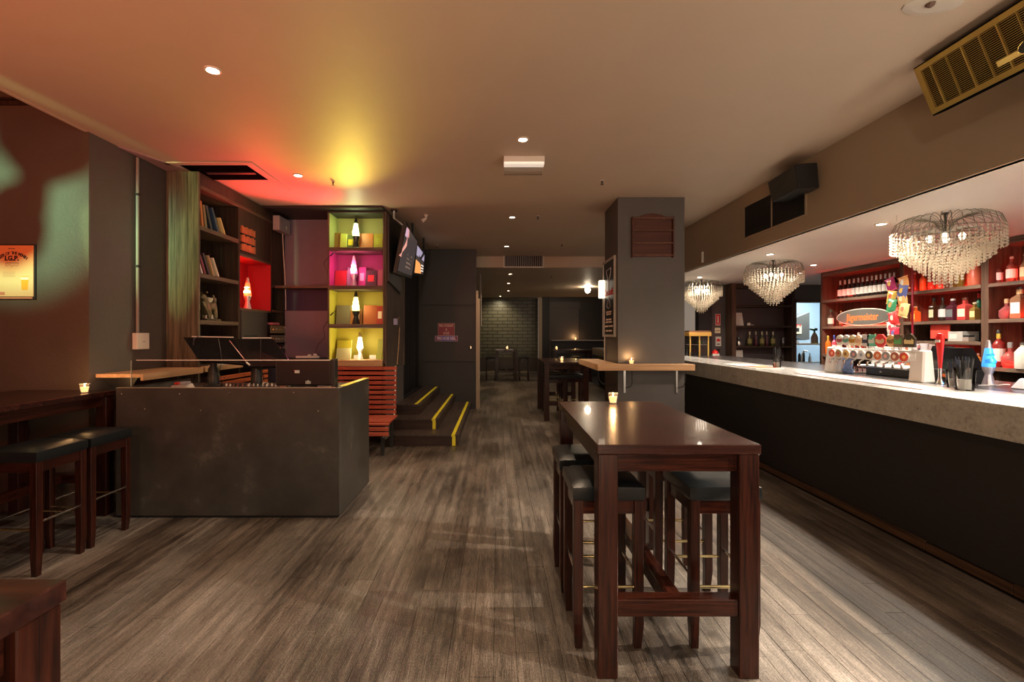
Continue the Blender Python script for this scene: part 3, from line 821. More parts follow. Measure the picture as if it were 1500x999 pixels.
# ------------------------------------------------------------------ left high ledge, wall box, conduit, poster
t = thing('corner_ledge', 'raw pine wall ledge behind the booth with a black bracket', 'shelf', (0, 0, 0))
MB().box(-3.425, -3.045, 4.07, 4.90, 1.112, 1.144).build('board', M['pine'], t, .002)
MB().box(-3.044, -3.018, 4.07, 4.90, 1.086, 1.144).build('front_edge', M['pine'], t, .002)
MB().prism([(-3.42, 1.111), (-3.09, 1.111), (-3.09, 1.0), (-3.20, .90), (-3.42, .70)], 'y', 4.60, 4.64).build('bracket', M['black'], t)
MB().prism([(-3.42, 1.111), (-3.10, 1.111), (-3.20, .95)], 'y', 4.12, 4.15).build('bracket', M['black'], t)
t = thing('junction_box', 'white electrical box on the charcoal wall with conduit above', 'box', (-3.43, 4.48, 1.34))
bx('box', M['offwhite'], t, .002, .05, 0, .16, 0, .155, .004)
bx('maker_label', M['tan_text'], t, .0502, .051, .07, .10, .07, .074)
t = thing('wall_conduit', 'grey-green conduit climbing the charcoal wall above the white box', 'pipe', (-3.43, 4.53, 1.496))
MB().tube([(.016, 0, 0), (.016, 0, 1.66)], .014, 10).build('pipe', cmat((.24, .22, .19), .5), t, smooth=True)
for z in (.62, 1.3): MB().box(.002, .033, -.018, .018, z, z + .02).build('clip', M['dark_metal'], t)
t = thing('poster', 'orange beer poster in a thin dark frame on the wall above the left table', 'poster', (-4.045, 4.008, 1.79))
bx('backing', M['black'], t, -.178, .178, -.014, 0, -.018, .444, .002)
pm = mat('orange_print', (.85, .42, .17), .55)
nt, N_, L_, B_ = nodes(pm)
r_ = ramp(nt, [(.25, (.82, .50, .25)), (.75, (.82, .28, .10))]); f_ = N_.new('ShaderNodeSeparateXYZ'); L_.new(coords(nt, 'Object', (.6, 1, 2.0)), f_.inputs[0])
L_.new(f_.outputs['Z'], r_.inputs['Fac']); L_.new(r_.outputs['Color'], B_.inputs['Base Color'])
bx('print', pm, t, -.170, .168, -.018, -.0145, .008, .434)
bx('bottom_strip', cmat((.55, .22, .12), .4), t, -.170, .160, -.020, -.0145, -.012, .004)
s_ = 'BEER OF THE MONTH'
for k, chh in enumerate(s_):
    a = math.radians(42 - k * 84 / (len(s_) - 1))
    if chh == ' ': continue
    R_ = .168
    text(chh, .034, (-.005 - R_ * math.sin(a), -.0185, .205 + R_ * math.cos(a) * .98), (PI / 2, -a * .8 if False else 0, 0), M['tan_text'], t, bold=.0012).rotation_euler = Euler((PI / 2, -a * .85, 0), 'XYZ')
text('I.G.P.', .055, (-.012, -.0185, .325), RF, M['tan_text'], t, bold=.003)
for q in range(3): bx('small_print', M['tan_text'], t, -.042 + q * .020, -.025 + q * .020, -.0185, -.018, .404, .410)
bx('rule', M['tan_text'], t, -.062, .045, -.0186, -.018, .286, .290)
MB().tube([(-.065, -.0186, .285), (-.055, -.0186, .262), (-.03, -.0186, .275), (-.012, -.0186, .255), (.01, -.0186, .272), (.035, -.0186, .262), (.045, -.0186, .285)], .0012, 4).build('flourish', M['tan_text'], t)
for k in range(5): bx('small_print', cmat((.50, .22, .12), .7), t, -.085, .02 - (k % 2) * .01, -.0185, -.018, .172 + k * .0095, .1745 + k * .0095)
MB().prism([(.072, .062), (.122, .062), (.130, .175), (.065, .175)], 'y', -.0195, -.018).build('beer_glass_print', cmat((.90, .36, .03), .5), t)
bx('beer_foam_print', cmat((.95, .78, .55), .5), t, .066, .129, -.0198, -.0194, .148, .168)
for x, z, ww, hh in ((-.165, .02, .045, .05), (-.165, .07, .02, .07), (-.12, .02, .05, .025)):
    bx('skyline_print', cmat((.62, .20, .12), .6), t, x, x + ww, -.0188, -.018, z, z + hh)

# ------------------------------------------------------------------ the dark metal booth
t = thing('dj_booth', 'dark scuffed metal booth with yellow tape on its right edge', 'booth', (0, 0, 0))
XR, XL, YF, YB, ZT = -1.276, -3.075, 3.85, 4.74, 1.048
bx('front_panel', M['booth'], t, XL, XR, YF, YF + .03, .02, ZT, .0015)
bx('side_panel', M['booth'], t, XR - .03, XR, YF + .031, YB, .02, ZT, .0015)
bx('left_panel', M['booth'], t, XL, XL + .03, YF + .031, YB, .02, ZT, .0015)
bx('kickboard', M['black'], t, XL + .02, XR - .02, YF + .02, YF + .06, 0, .02)
bx('counter', M['black_wall'], t, XL + .031, XR - .031, YF + .031, YB, .985, 1.003)
bx('top_edge', cmat((.34, .28, .21), .4, .4), t, XL, XR - .03, YF - .002, YF + .028, ZT, ZT + .004)
bx('edge_tape', M['yellow'], t, XR - .05, XR + .001, YF + .16, YB, ZT, ZT + .004)
for px, py in ((178, 577), (263, 577), (336, 575), (430, 575), (212, 599), (294, 601), (466, 602)):
    x = (px - CX) * YF / F; z = H - (py - CY) * YF / F
    MB().lathe([(.005, 0), (.003, .003)], seg=8).build('screw', M['steel'], t, loc=(x, YF, z), rot=(PI / 2, 0, 0))
t = thing('acrylic_guard', 'clear acrylic guard screen standing along the booth front', 'screen', (0, 3.90, 1.053))
bx('sheet', M['acrylic'], t, -2.99, -1.31, 0, .006, 0, .215)
bx('top_edge', cmat((.62, .52, .44), .3), t, -2.95, -1.37, -.001, .007, .215, .221)
bx('side_edge', cmat((.60, .62, .52), .3), t, -2.993, -2.990, -.001, .007, 0, .215)

def tilted_screen(label, tl, tr, br, bl, post_x, group):
    # corners given in metres
    t = thing('console_screen', label, 'monitor', (0, 0, 0), 0, group)
    MB().slab(tl, bl, br, tr, .02).build('panel', M['black_gloss'], t, .002)
    c = (Vector(bl) + Vector(br)) / 2
    MB().lathe([(.085, 1.0035), (.085, 1.015), (.05, 1.02), (.046, 1.16), (.03, 1.19), (.03, 1.25)], (post_x, 4.42, 0), 14).build('stand', M['dark_metal'], t, smooth=True)
    tl, tr = Vector(tl), Vector(tr)
    MB().tube([tl + Vector((.08, .01, .006)), tr + Vector((-.02, .01, .006))], .006, 6).build('top_strip', M['offwhite'], t)
    return t
def W(px, py, Y): return ((px - CX) * Y / F, Y, H - (py - CY) * Y / F)
tilted_screen('left black console screen seen from behind over the booth', W(268, 494, 4.55), W(344, 495, 4.50), W(362, 534, 4.30), W(291, 528, 4.30), (313 - CX) * 4.42 / F, 'console screens on the booth')
tilted_screen('right black console screen seen from behind over the booth', W(342, 496, 4.62), W(400, 496, 4.66), W(430, 536, 4.36), W(356, 537, 4.32), (376 - CX) * 4.42 / F, 'console screens on the booth')
t = thing('gooseneck_rod', 'thin silver rod leaning across the console screens', 'rod', (0, 0, 0))
MB().tube([W(336, 499, 4.40), W(362, 532, 4.22)], .004, 6).build('rod', M['chrome'], t); MB().tube([W(361, 531, 4.22), W(366, 535, 4.22)], .008, 6).build('tip', M['offwhite'], t)
t = thing('computer_monitor', 'black monitor with its back turned at the right end of the booth', 'monitor', (-1.64, 4.04, 1.0035))
bx('housing', M['black'], t, -.24, .24, 0, .05, .045, .262, .008)
MB().box(-.235, .235, -.004, 0, .245, .258).box(-.235, -.22, -.004, 0, .06, .245).box(.215, .235, -.004, 0, .06, .245).build('rim', M['dark_metal'], t)
bx('stand', M['dark_metal'], t, -.08, .08, -.02, .10, 0, .045)
bx('rating_label', M['offwhite'], t, -.075, -.035, -.003, -.0005, .150, .175)
bx('red_sticker', M['red'], t, -.082, -.074, -.003, -.0005, .165, .176)
bx('side_frame', M['dark_metal'], t, .2405, .27, -.02, .06, 0, .27, .002)
MB().box(.02, .03, -.012, 0, .06, .085).box(.035, .045, -.012, 0, .06, .09).box(.05, .06, -.012, 0, .06, .082).build('plugs', M['offwhite'], t)
t = thing('card_terminal', 'white and red card machine lying on the booth counter', 'machine', (-2.66, 4.02, 1.0035))
MB().hexa([(-.08, -.05, 0), (.08, -.05, 0), (.08, .08, 0), (-.08, .08, 0), (-.06, -.04, .05), (.06, -.04, .05), (.05, .07, .06), (-.05, .07, .06)]).build('body', M['white'], t, .004)
bx('red_button', M['red'], t, -.05, -.02, -.02, .05, .056, .075, .004)
for k in range(2): bx('clip', M['grey_plastic'], t, -.01 + k * .035, .015 + k * .035, -.01, .05, .056, .078, .004)
MB().tube([(.08, 0, .01), (.12, 0, .008), (.16, .01, .006)], .008, 6).build('lead', M['white'], t)
t = thing('mixer', 'low silver mixing desk with rows of knobs on the booth counter', 'mixer', (-2.08, 4.10, 1.0035))
bx('body', M['dark_metal'], t, -.28, .30, -.07, .12, 0, .035, .003)
random.seed(5)
for i in range(22):
    x = -.27 + i * .026
    MB().lathe([(.008, 0), (.007, .022)], (x, -.04 + (i % 3) * .035, .035), 8).build('knob', random.choice([M['steel'], M['white'], M['black']]), t)
bx('end_plate', M['steel'], t, .245, .30, -.075, -.07, 0, .045)
t = thing('cable_loop', 'black cable looping over the left console screen', 'cable', (0, 0, 0))
MB().tube([W(283, 506, 4.3), W(284, 496, 4.4), W(292, 492, 4.5), W(299, 493, 4.6)], .004, 6).build('cable', M['black'], t)
t = thing('hanging_cables', 'thin black cables hanging behind the console screen stands', 'cable', (0, 0, 0))
MB().tube([W(320, 496, 4.25), W(323, 512, 4.22), W(325, 530, 4.2), W(321, 545, 4.2), (-2.44, 4.25, 1.008)], .0025, 5).build('cable', M['dark_metal'], t)
MB().tube([W(382, 496, 4.25), W(382, 515, 4.22), W(381, 530, 4.2), (-2.10, 4.3, 1.06)], .0025, 5).build('cable', M['dark_metal'], t)

# ------------------------------------------------------------------ benches
t = thing('slatted_bench', 'orange-red slatted bench facing the room below the lava lamp shelves', 'bench', (0, 0, 0))
xl, xr = -2.32, -1.345
for k in range(10):
    z = 1.052 - k * .0640
    y = 6.36 - k * .004
    o = MB().box(xl, xr, y, y + .022, z - .044, z).build('slat', M['slat'], t, .003)
    for px in (-2.19, -1.53):
        MB().lathe([(.007, 0), (.004, .004)], seg=8).build('screw', M['black'], o, loc=(px, y, z - .022), rot=(PI / 2, 0, 0))
prof = [(6.27, .425), (6.18, .422), (6.09, .420), (6.00, .418), (5.91, .415), (5.825, .402)]
for y, z in prof: MB().box(xl, xr + .03, y - .068, y, z - .022, z).build('slat', M['slat'], t, .003)
for z in (.365, .305): MB().box(xl, xr + .035, 5.730, 5.752, z - .045, z).build('slat', M['slat'], t, .003)
for x in (-2.2, -1.37):
    MB().tube([(x, 6.40, 1.06), (x, 6.35, .46), (x, 6.30, .385), (x, 5.80, .365), (x, 5.765, .34), (x, 5.765, .24), (x, 5.80, .215), (x, 6.0, .21)], .013, 8).build('frame', M['steel'], t, smooth=True)
    MB().box(x - .06, x - .02, 5.84, 5.88, 0, .38).build('leg', M['dark_metal'], t); MB().box(x - .05, x - .01, 6.28, 6.32, 0, .38).build('leg', M['dark_metal'], t)
t = thing('side_bench', 'orange slatted bench along the bookcase seen behind the booth', 'bench', (0, 0, 0))
for k in range(9):
    z = 1.03 - k * .064
    o = MB().box(-3.0, -2.978, 5.0, 6.2, z - .044, z).build('slat', M['slat_y'], t, .003)
    for y in (5.2, 5.62):
        MB().lathe([(.007, 0), (.004, .004)], seg=8).build('screw', M['black'], o, loc=(-2.977, y, z - .022), rot=(0, PI / 2, 0))
for k in range(6): MB().box(-2.95 + k * .075, -2.89 + k * .075, 5.0, 6.2, .40, .422).build('slat', M['slat_y'], t, .003)
for y in (5.15, 6.05):
    MB().tube([(-3.012, y, 1.04), (-3.012, y, .46), (-2.96, y, .385), (-2.52, y, .37), (-2.50, y, .25)], .012, 8).build('frame', M['steel'], t, smooth=True)
    for x in (-2.62, -2.95): MB().box(x - .02, x + .02, y + .02, y + .06, 0, .38).build('leg', M['dark_metal'], t)

# ------------------------------------------------------------------ bookcase on the left wall
t = thing('bookcase', 'tall brown bookcase unit with a weathered end panel against the left wall', 'bookcase', (0, 0, 0))
BX0, BX1 = -3.425, -3.09
for k, (a, b) in enumerate(((-3.425, -3.315), (-3.313, -3.205), (-3.203, -3.09))):
    o = MB().box(a, b, 4.935, 4.965, 0, 3.165).build('end_board', M['end_panel'], t, .002)
def sh(name, y0, y1, z0, z1, x0=BX0 + .012, x1=BX1, m='shelf_wood'): return MB().box(x0, x1, y0, y1, z0, z1).build(name, M[m], t, .002)
bx('back_panel', M['case_wood'], t, BX0 + .001, BX0 + .011, 4.97, 6.94, 0, 3.16)
sh('divider', 5.70, 5.73, 0, 3.0, m='case_wood'); sh('divider', 6.52, 6.55, 1.79, 3.0, m='case_wood'); sh('divider', 6.90, 6.93, 1.0, 3.0, m='case_wood')
sh('top_board', 4.97, 6.93, 3.00, 3.04)
for z in (2.57, 2.075, 1.585): sh('shelf', 4.967, 5.699, z, z + .045)
bx('ledge_board', M['pine'], t, -3.10, -3.04, 4.967, 6.2, 1.09, 1.146, .002)
sh('shelf', 4.967, 5.699, 1.10, 1.14); sh('shelf', 5.731, 6.519, 2.43, 2.46); sh('shelf', 5.731, 6.519, 1.775, 1.80)
sh('shelf', 6.551, 6.90, 2.13, 2.16); sh('shelf', 6.551, 6.90, 1.79, 1.82)
bx('front_panel', M['case_wood'], t, BX1 - .03, BX1 - .01, 5.731, 6.519, 2.46, 2.999)
bx('front_panel', M['case_wood'], t, BX1 - .03, BX1 - .01, 6.551, 6.90, 2.16, 2.999)
bx('cornice', M['case_wood'], t, -3.12, -3.092, 4.968, 6.94, 3.04, 3.165, .002)
redm = mat('red_painted_nook', (.50, .02, .03), .5)
MB().box(BX0 + .012, BX0 + .02, 5.731, 6.519, 1.801, 2.429).box(BX0 + .02, BX1 - .005, 6.510, 6.519, 1.801, 2.429).box(BX0 + .02, BX1 - .005, 5.731, 5.739, 1.801, 2.429).box(BX0 + .02, BX1 - .005, 5.739, 6.51, 2.422, 2.43).build('red_lining', redm, t)
# rack of small orange spines fixed to the front panel
for r in range(3):
    z = 2.50 + r * .105
    for k in range(9):
        y = 5.76 + k * .036
        MB().box(BX1 - .010, BX1 + .012, y, y + .026, z, z + .075 + .006 * ((k * 7 + r) % 3)).build('orange_insert', cmat((.42, .14, .05), .6), t)
    bx('insert_rail', M['black'], t, BX1 - .010, BX1 + .006, 5.75, 6.10, z - .016, z - .002)
t2 = thing('locker_box', 'black textured box with a handle slot under the red nook', 'box', (0, 0, 0))
bx('body', cmat((.035, .031, .03), .5), t2, -3.40, -3.072, 5.735, 6.38, 1.16, 1.773, .004)
bx('handle_slot', M['black_wall'], t2, -3.074, -3.070, 5.80, 6.10, 1.435, 1.475, .003); bx('slot_lip', M['steel'], t2, -3.072, -3.066, 5.75, 6.12, 1.425, 1.431)
def amp(label, z, h, front):
    t = thing('amplifier', label, 'amplifier', (-3.045, 6.42, z), 0, 'rack amplifiers beside the bookcase')
    bx('body', M['black'], t, -.33, -.006, 0, .46, 0, h)
    bx('front_plate', front, t, -.006, 0, 0, .46, 0, h, .001)
    for k in range(4): MB().lathe([(.014, 0), (.012, .012)], seg=10).build('knob', M['steel'] if k % 2 else M['brass'], t, loc=(0, .06 + k * .10, h * .5), rot=(0, PI / 2, 0))
    for k in range(4): bx('button', M['offwhite'], t, 0, .003, .40, .44, .02 + k * h / 5, .028 + k * h / 5)
for z, h, m_, l in ((1.50, .10, cmat((.30, .27, .13), .4, .3), 'upper knobbed amplifier in the open rack beside the mauve wall'), (1.37, .10, cmat((.24, .23, .17), .4, .3), 'middle knobbed amplifier in the open rack beside the mauve wall'),
                    (1.25, .09, M['black'], 'lowest dark amplifier in the open rack beside the mauve wall')):
    amp(l, z, h, m_)
t3 = thing('rack_case', 'open black rack case holding the amplifiers', 'rack', (0, 0, 0))
bx('side', M['black'], t3, -3.05, -3.03, 6.886, 6.92, 1.15, 1.785); bx('shelf', M['black'], t3, -3.42, -3.05, 6.42, 6.885, 1.60, 1.612); bx('base', M['black'], t3, -3.42, -3.05, 6.42, 6.885, 1.15, 1.249)
t = thing('cd_case_stack', 'small pile of red and pink cases on top of the rack amplifiers', 'cases', (-3.06, 6.50, 1.613))
for k, c_ in enumerate(((.6, .1, .1), (.7, .35, .35), (.35, .05, .08))): bx('case', cmat(c_, .4), t, -.12 + k * .005, .005 - k * .004, 0, .20, k * .012, .011 + k * .012)
t = thing('meter_box', 'pale grey box fixed high on the dark side of the bookcase', 'box', (-3.074, 6.53, 2.91))
bx('body', M['grey_plastic'], t, 0, .09, 0, .34, 0, .20, .004); bx('label', M['white'], t, .0902, .091, .20, .24, .05, .10)
t = thing('white_cable', 'white cable hanging from the pale box down the bookcase', 'cable', (-3.05, 6.78, 1.83))
MB().tube([(0, 0, 1.08), (.01, 0, .8), (.02, .02, .5), (.03, .03, .2), (.03, .03, 0)], .006, 6).build('cable', M['offwhite'], t, smooth=True)
# long shelf board crossing the mauve wall
t = thing('wall_shelf', 'long brown shelf board across the mauve wall', 'shelf', (0, 0, 0))
bx('board', M['shelf_wood_x'], t, -3.088, -2.30, 6.62, 6.92, 2.125, 2.158, .002)
t = thing('lower_wall_panel', 'pale mauve boxed panel under the dark shade-coloured band', 'panel', (0, 0, 0))
bx('panel', M['mauve_wall'], t, -3.055, -2.31, 6.86, 6.945, 0, 1.82)
t = thing('power_board', 'white power strip with plugs lying on the panel ledge', 'power strip', (-2.62, 6.60, 1.155))
bx('strip', M['white'], t, -.16, .16, -.03, .03, 0, .03, .004); bx('plug', M['white'], t, .08, .12, -.02, .02, .03, .06, .004); bx('plug', M['white'], t, .0, .04, -.02, .02, .03, .05, .004)
t = thing('panel_ledge', 'narrow ledge below the mauve wall panel', 'shelf', (-2.68, 6.62, 1.12))
bx('board', M['dark_wall'], t, -.36, .36, -.12, .235, 0, .034)
t = thing('black_cable', 'black cable dangling beside the lit shelves down to the power strip', 'cable', (0, 0, 0))
MB().tube([W(480, 400, 6.40), W(474, 386, 6.42), W(482, 375, 6.42)], .004, 5).tube([W(480, 470, 6.42), W(474, 480, 6.5), W(476, 494, 6.5), W(466, 505, 6.5), W(462, 517, 6.5), W(470, 521, 6.55)], .004, 5).build('cable', M['black'], t)

# books
def book(label, w_, h_, th, col, loc, rot, group, motif=None, name='book'):
    # stands in local space: x thickness, y width, z height, spine at y=0
    t = thing(name, label, 'book', loc, 0, group); t.rotation_euler = rot
    MB().box(0, .003, 0, w_, 0, h_).box(th - .003, th, 0, w_, 0, h_).box(.003, th - .003, 0, .003, 0, h_).build('cover', cmat(col, .5), t)
    bx('pages', M['paper'], t, .003, th - .003, .003, w_ - .004, .003, h_ - .004)
    if motif:
        bx('cover_print', cmat(motif, .5), t, -.0012, 0, w_ * .18, w_ * .82, h_ * .3, h_ * .72)
    return t
# books in the bookcase: spine faces +X, thickness along Y
def spine_books(z, items, group):
    for (px, top, th, hh, lean, col, lab) in items:
        Y = 3.12 * F / (CX - px)
        book(lab, .20, hh, th, col, (-3.12, Y, z), Euler((math.radians(lean), 0, PI / 2), 'XYZ') if False else (0, 0, 0), group)
        o = [q for q in bpy.data.objects if q.get('label') == lab][-1]
        # local x (thickness) -> +Y, local y (width) -> -X ; lean about X axis
        o.rotation_euler = (Matrix.Rotation(math.radians(lean * 1.35), 3, 'X') @ Matrix.Rotation(PI / 2, 3, 'Z')).to_euler()
g1 = 'books on the upper bookcase shelf'
spine_books(2.617, [(296, 0, .03, .27, 6, (.50, .17, .04), 'orange book at the left end of the upper bookcase shelf'),
                    (301, 0, .035, .24, 8, (.20, .14, .06), 'brown book beside the orange one on the upper bookcase shelf'),
                    (309, 0, .035, .26, 16, (.015, .02, .04), 'dark navy book leaning on the upper bookcase shelf'),
                    (319, 0, .03, .27, 19, (.03, .06, .12), 'blue book leaning on the upper bookcase shelf'),
                    (330, 0, .012, .20, 22, (.80, .60, .25), 'thin yellow book leaning outermost on the upper bookcase shelf')], g1)
g2 = 'books on the second bookcase shelf'
spine_books(2.121, [(296, 0, .02, .13, 20, (.70, .62, .60), 'short white book on the second bookcase shelf'),
                    (300, 0, .03, .21, 20, (.16, .02, .02), 'dark red book on the second bookcase shelf'),
                    (306, 0, .03, .24, 20, (.02, .015, .015), 'black book with a white edge on the second bookcase shelf'),
                    (313, 0, .025, .23, 20, (.45, .30, .14), 'tan book leaning on the second bookcase shelf'),
                    (320, 0, .022, .22, 22, (.72, .62, .48), 'cream book leaning outermost on the second bookcase shelf')], g2)
# lion statuette and picture card
t = thing('figurine', 'dark bronze lion-like statuette on the third bookcase shelf', 'statue', (-3.17, 5.18, 1.632))
br = mat('aged_bronze', (.16, .13, .07), .4, .6)
me_v = [(0, 0, .10), (0, .05, .13), (0, .10, .14), (0, .15, .12), (-.02, .00, .18), (-.02, -.03, .235), (.02, -.075, .235), (.0, .17, .22), (.0, .14, .27),
        (.035, .02, .05), (.035, .02, .0), (-.035, .02, .05), (-.035, .02, .0), (.035, .13, .05), (.035, .13, .0), (-.035, .13, .05), (-.035, .13, .0)]
me_e = [(0, 1), (1, 2), (2, 3), (0, 4), (4, 5), (5, 6), (3, 7), (7, 8), (0, 9), (9, 10), (0, 11), (11, 12), (3, 13), (13, 14), (3, 15), (15, 16)]
me = bpy.data.meshes.new('body'); me.from_pydata(me_v, me_e, []); o = bpy.data.objects.new('body', me); COL.objects.link(o); o.parent = t
md = o.modifiers.new('s', 'SKIN')
rr = [.045, .042, .042, .042, .05, .055, .03, .012, .01, .022, .02, .022, .02, .024, .02, .024, .02]
for i, v in enumerate(me.skin_vertices[0].data): v.radius = (rr[i], rr[i])
o.modifiers.new('ss', 'SUBSURF').levels = 1; me.materials.append(br); o.location = (0, 0, .02)
bx('plinth', M['case_wood'], t, -.06, .06, -.07, .20, 0, .02)
for s_ in (-1, 1): MB().lathe([(.001, 0), (.012, .008), (.004, .02)], (s_ * .03, -.02, .29), 6).build('ear', br, t)
t = thing('photo_card', 'pale card standing behind the statuette on the bookcase shelf', 'card', (-3.30, 5.45, 1.632))
bx('card', M['offwhite'], t, 0, .01, -.12, .14, 0, .27); bx('yellow_mark', M['cream'], t, .0101, .011, -.02, .04, .10, .14)
for k in range(2):
    t = thing('cardboard_sheet', ('left' if k == 0 else 'right') + ' white papers lying behind the console screens on the ledge', 'papers', (-3.02 + k * .38, 5.2 + k * .35, 1.148) if k == 0 else (-2.30, 4.62, 1.004))
    bx('sheet', M['paper'], t, -.06, .02, -.12, .12, 0, .006)

# ------------------------------------------------------------------ lava lamps
def lava(label, x, y, z, h, glasscol, e, es, basemat, capmat, watts, group='lava lamps', blob=None):
    t = thing('lava_lamp', label, 'lava lamp', (x, y, z), 0, group)
    k = h / .40
    MB().lathe([(.047 * k, 0), (.046 * k, .01 * k), (.026 * k, .09 * k), (.026 * k, .10 * k), (.046 * k, .155 * k), (.046 * k, .162 * k)], seg=20).build('base', basemat, t, smooth=True)
    g = MB().lathe([(.044 * k, .163 * k), (.046 * k, .18 * k), (.026 * k, .325 * k), (.022 * k, .33 * k)], seg=20).build('glass', emat(glasscol, e, es), t, smooth=True)
    MB().lathe([(.024 * k, .331 * k), (.022 * k, .345 * k), (.013 * k, .395 * k), (.006 * k, .40 * k)], seg=16).build('cap', capmat, t, smooth=True)
    if blob:
        MB().lathe([(.001, .19 * k), (.042 * k, .20 * k), (.040 * k, .225 * k), (.020 * k, .25 * k), (.034 * k, .272 * k), (.001, .29 * k)], (0, -.012 * k, 0), 14).build('wax', emat(blob[0], blob[1], blob[2]), g, smooth=True)
    light('POINT', (0, -.075 * k, .23 * k), watts, e, .045 * k, parent=t)
    return t
sil = mat('silver_metal', (.62, .58, .60), .3, .8); blk = mat('black_metal', (.015, .015, .02), .25, .5)
lava('red lava lamp with silver base in the red bookcase nook', -3.15, 6.02, 1.802, .40, (1, .3, .1), (1, .10, .03), 1.3, sil, sil, 5, blob=((1, .8, .6), (1, .62, .35), 3.5))
CXL, CXR, CYF, CYB = -2.29, -1.545, 6.43, 6.76
def cx_(px): return (px - CX) * 6.58 / F
lava('green-white lava lamp with black base on the top lit shelf', cx_(522), 6.56, 2.658, .42, (.8, 1, .8), (.84, 1.0, .42), 1.5, blk, blk, 5, blob=((1, 1, 1), (.80, 1, .85), 4))
lava('pink lava lamp with silver base on the second lit shelf', cx_(519), 6.56, 2.142, .42, (1, .5, .7), (1, .16, .36), 1.2, sil, M['white'], 6, blob=((1, .8, .85), (1, .60, .66), 2.5))
lava('green lava lamp with black base on the third lit shelf', cx_(522), 6.56, 1.622, .45, (.8, 1, .5), (1.0, .92, .30), 1.4, blk, blk, 4, blob=((1, 1, .9), (1, 1, .62), 4.5))
lava('white glowing lava lamp on the lowest lit shelf', cx_(528), 6.56, 1.139, .37, (1, 1, .9), (1, .88, .52), 4, M['white'], M['brass'], 4.5)
lava('blue lava lamp with silver base standing behind the bar counter', 3.76, 3.66, 1.092, .345, (.05, .30, .7), (.04, .32, .85), .7, sil, sil, 1.2, blob=((.02, .15, .6), (.02, .15, .7), .8))

# added spots imitating coloured spill from the lit shelves and red nook on the ceiling
light('SPOT', (cx_(524), 6.30, 2.55), 85, (1.0, .74, .07), .08, (-1.45, 3.4, 3.20), 60, 1.0)
light('SPOT', (cx_(505), 6.36, 2.45), 60, (1.0, .04, .07), .06, (-2.4, 5.7, 3.18), 75, 1.0)
light('SPOT', (-3.0, 6.1, 2.35), 50, (1.0, .05, .04), .06, (-2.55, 5.3, 3.18), 85, 1.0)
# lit shelf cabinet
t = thing('shelf_cabinet', 'open timber cabinet of four colour-lit shelves with lava lamps', 'cabinet', (0, 0, 0))
def cb(name, x0, x1, y0, y1, z0, z1, m): return MB().box(x0, x1, y0, y1, z0, z1).build(name, m, t, .002)
cb('side_board', CXL, CXL + .022, CYF, CYB, 1.09, 3.12, M['shelf_wood_z'])
cb('side_board', CXR, CXR + .025, CYF, CYB, 1.09, 3.12, M['shelf_wood_z'])
for (z0, z1) in ((2.605, 2.655), (2.085, 2.14), (1.570, 1.62), (1.055, 1.137)):
    cb('shelf', CXL + .0225, CXR - .0005, CYF - (.03 if z0 < 1.1 else 0), CYB - .012, z0, z1, M['pine_x'] if z0 < 1.1 else M['shelf_wood_x'])
cb('top_board', CXL, CXR + .025, CYF, CYB, 3.121, 3.145, M['dark_wall'])
greenish = mat('lime_wall', (.26, .26, .09), .6); pinkish = mat('magenta_wall', (.30, .05, .15), .6); yel = mat('yellow_wall', (.46, .38, .03), .6); yel2 = mat('yellow_ochre_wall', (.38, .31, .05), .6)
for (z0, z1, m_) in ((2.656, 3.12, greenish), (2.141, 2.604, pinkish), (1.621, 2.084, yel2), (1.138, 1.569, yel)):
    cb('back_panel', CXL + .023, CXR - .001, CYB - .011, CYB - .001, z0, z1, m_)
    cb('lining', CXL + .0225, CXL + .028, CYF + .002, CYB - .012, z0, z1, m_)
def cover_book(label, px0, px1, ptop, pbase, zb, col, motif=None, lean=8, yy=6.60, group='books standing face-out on the lit shelves', tilt=0):
    Y = yy
    x0 = (px0 - CX) * Y / F; wd = (px1 - px0) * Y / F; hh = (pbase - ptop) * Y / F
    t = thing('book', label, 'book', (x0, Y, zb + .002), 0, group)
    col = tuple(v * .55 for v in col)
    MB().box(0, wd, 0, .004, 0, hh).box(0, wd, .022, .026, 0, hh).box(0, .004, .004, .022, 0, hh).build('cover', cmat(col, .5), t)
    bx('pages', M['paper'], t, .004, wd - .003, .004, .022, .003, hh - .004)
    if motif: bx('cover_print', cmat(motif, .5), t, wd * .22, wd * .78, -.0012, 0, hh * .3, hh * .7)
    t.rotation_euler = (math.radians(-lean), math.radians(tilt), 0)
    return t
gb = 'books standing face-out on the lit shelves'
cover_book('brown worn book at the left end of the top lit shelf', 489, 499, 339, 364, 2.656, (.36, .20, .04), lean=8)
cover_book('lime green magazine on the top lit shelf', 498, 507, 341, 364, 2.656, (.55, .58, .10), yy=6.57)
cover_book('olive book behind the lamp on the top lit shelf', 507, 519, 342, 364, 2.656, (.16, .20, .05), (.6, .5, .02), yy=6.62)
cover_book('plain orange book right of the lamp on the top lit shelf', 526, 546, 340, 364, 2.656, (.62, .17, .02))
cover_book('yellow patterned book at the right end of the top lit shelf', 547, 560, 341, 364, 2.656, (.62, .56, .05), (.4, .42, .04), yy=6.57)
cover_book('red book at the left end of the pink shelf', 490, 507, 394, 418, 2.141, (.62, .03, .04))
cover_book('pale illustrated book left of the pink lamp', 508, 518, 389, 418, 2.141, (.42, .38, .44), (.25, .2, .24))
cover_book('magenta illustrated book right of the pink lamp', 524, 535, 389, 418, 2.141, (.62, .06, .30), (.75, .5, .55))
cover_book('dark brown book with a red emblem on the pink shelf', 535, 551, 394, 418, 2.141, (.10, .075, .065), (.60, .05, .04), yy=6.57)
cover_book('pink book at the right end of the pink shelf', 553, 560, 393, 418, 2.141, (.65, .30, .30), yy=6.57)
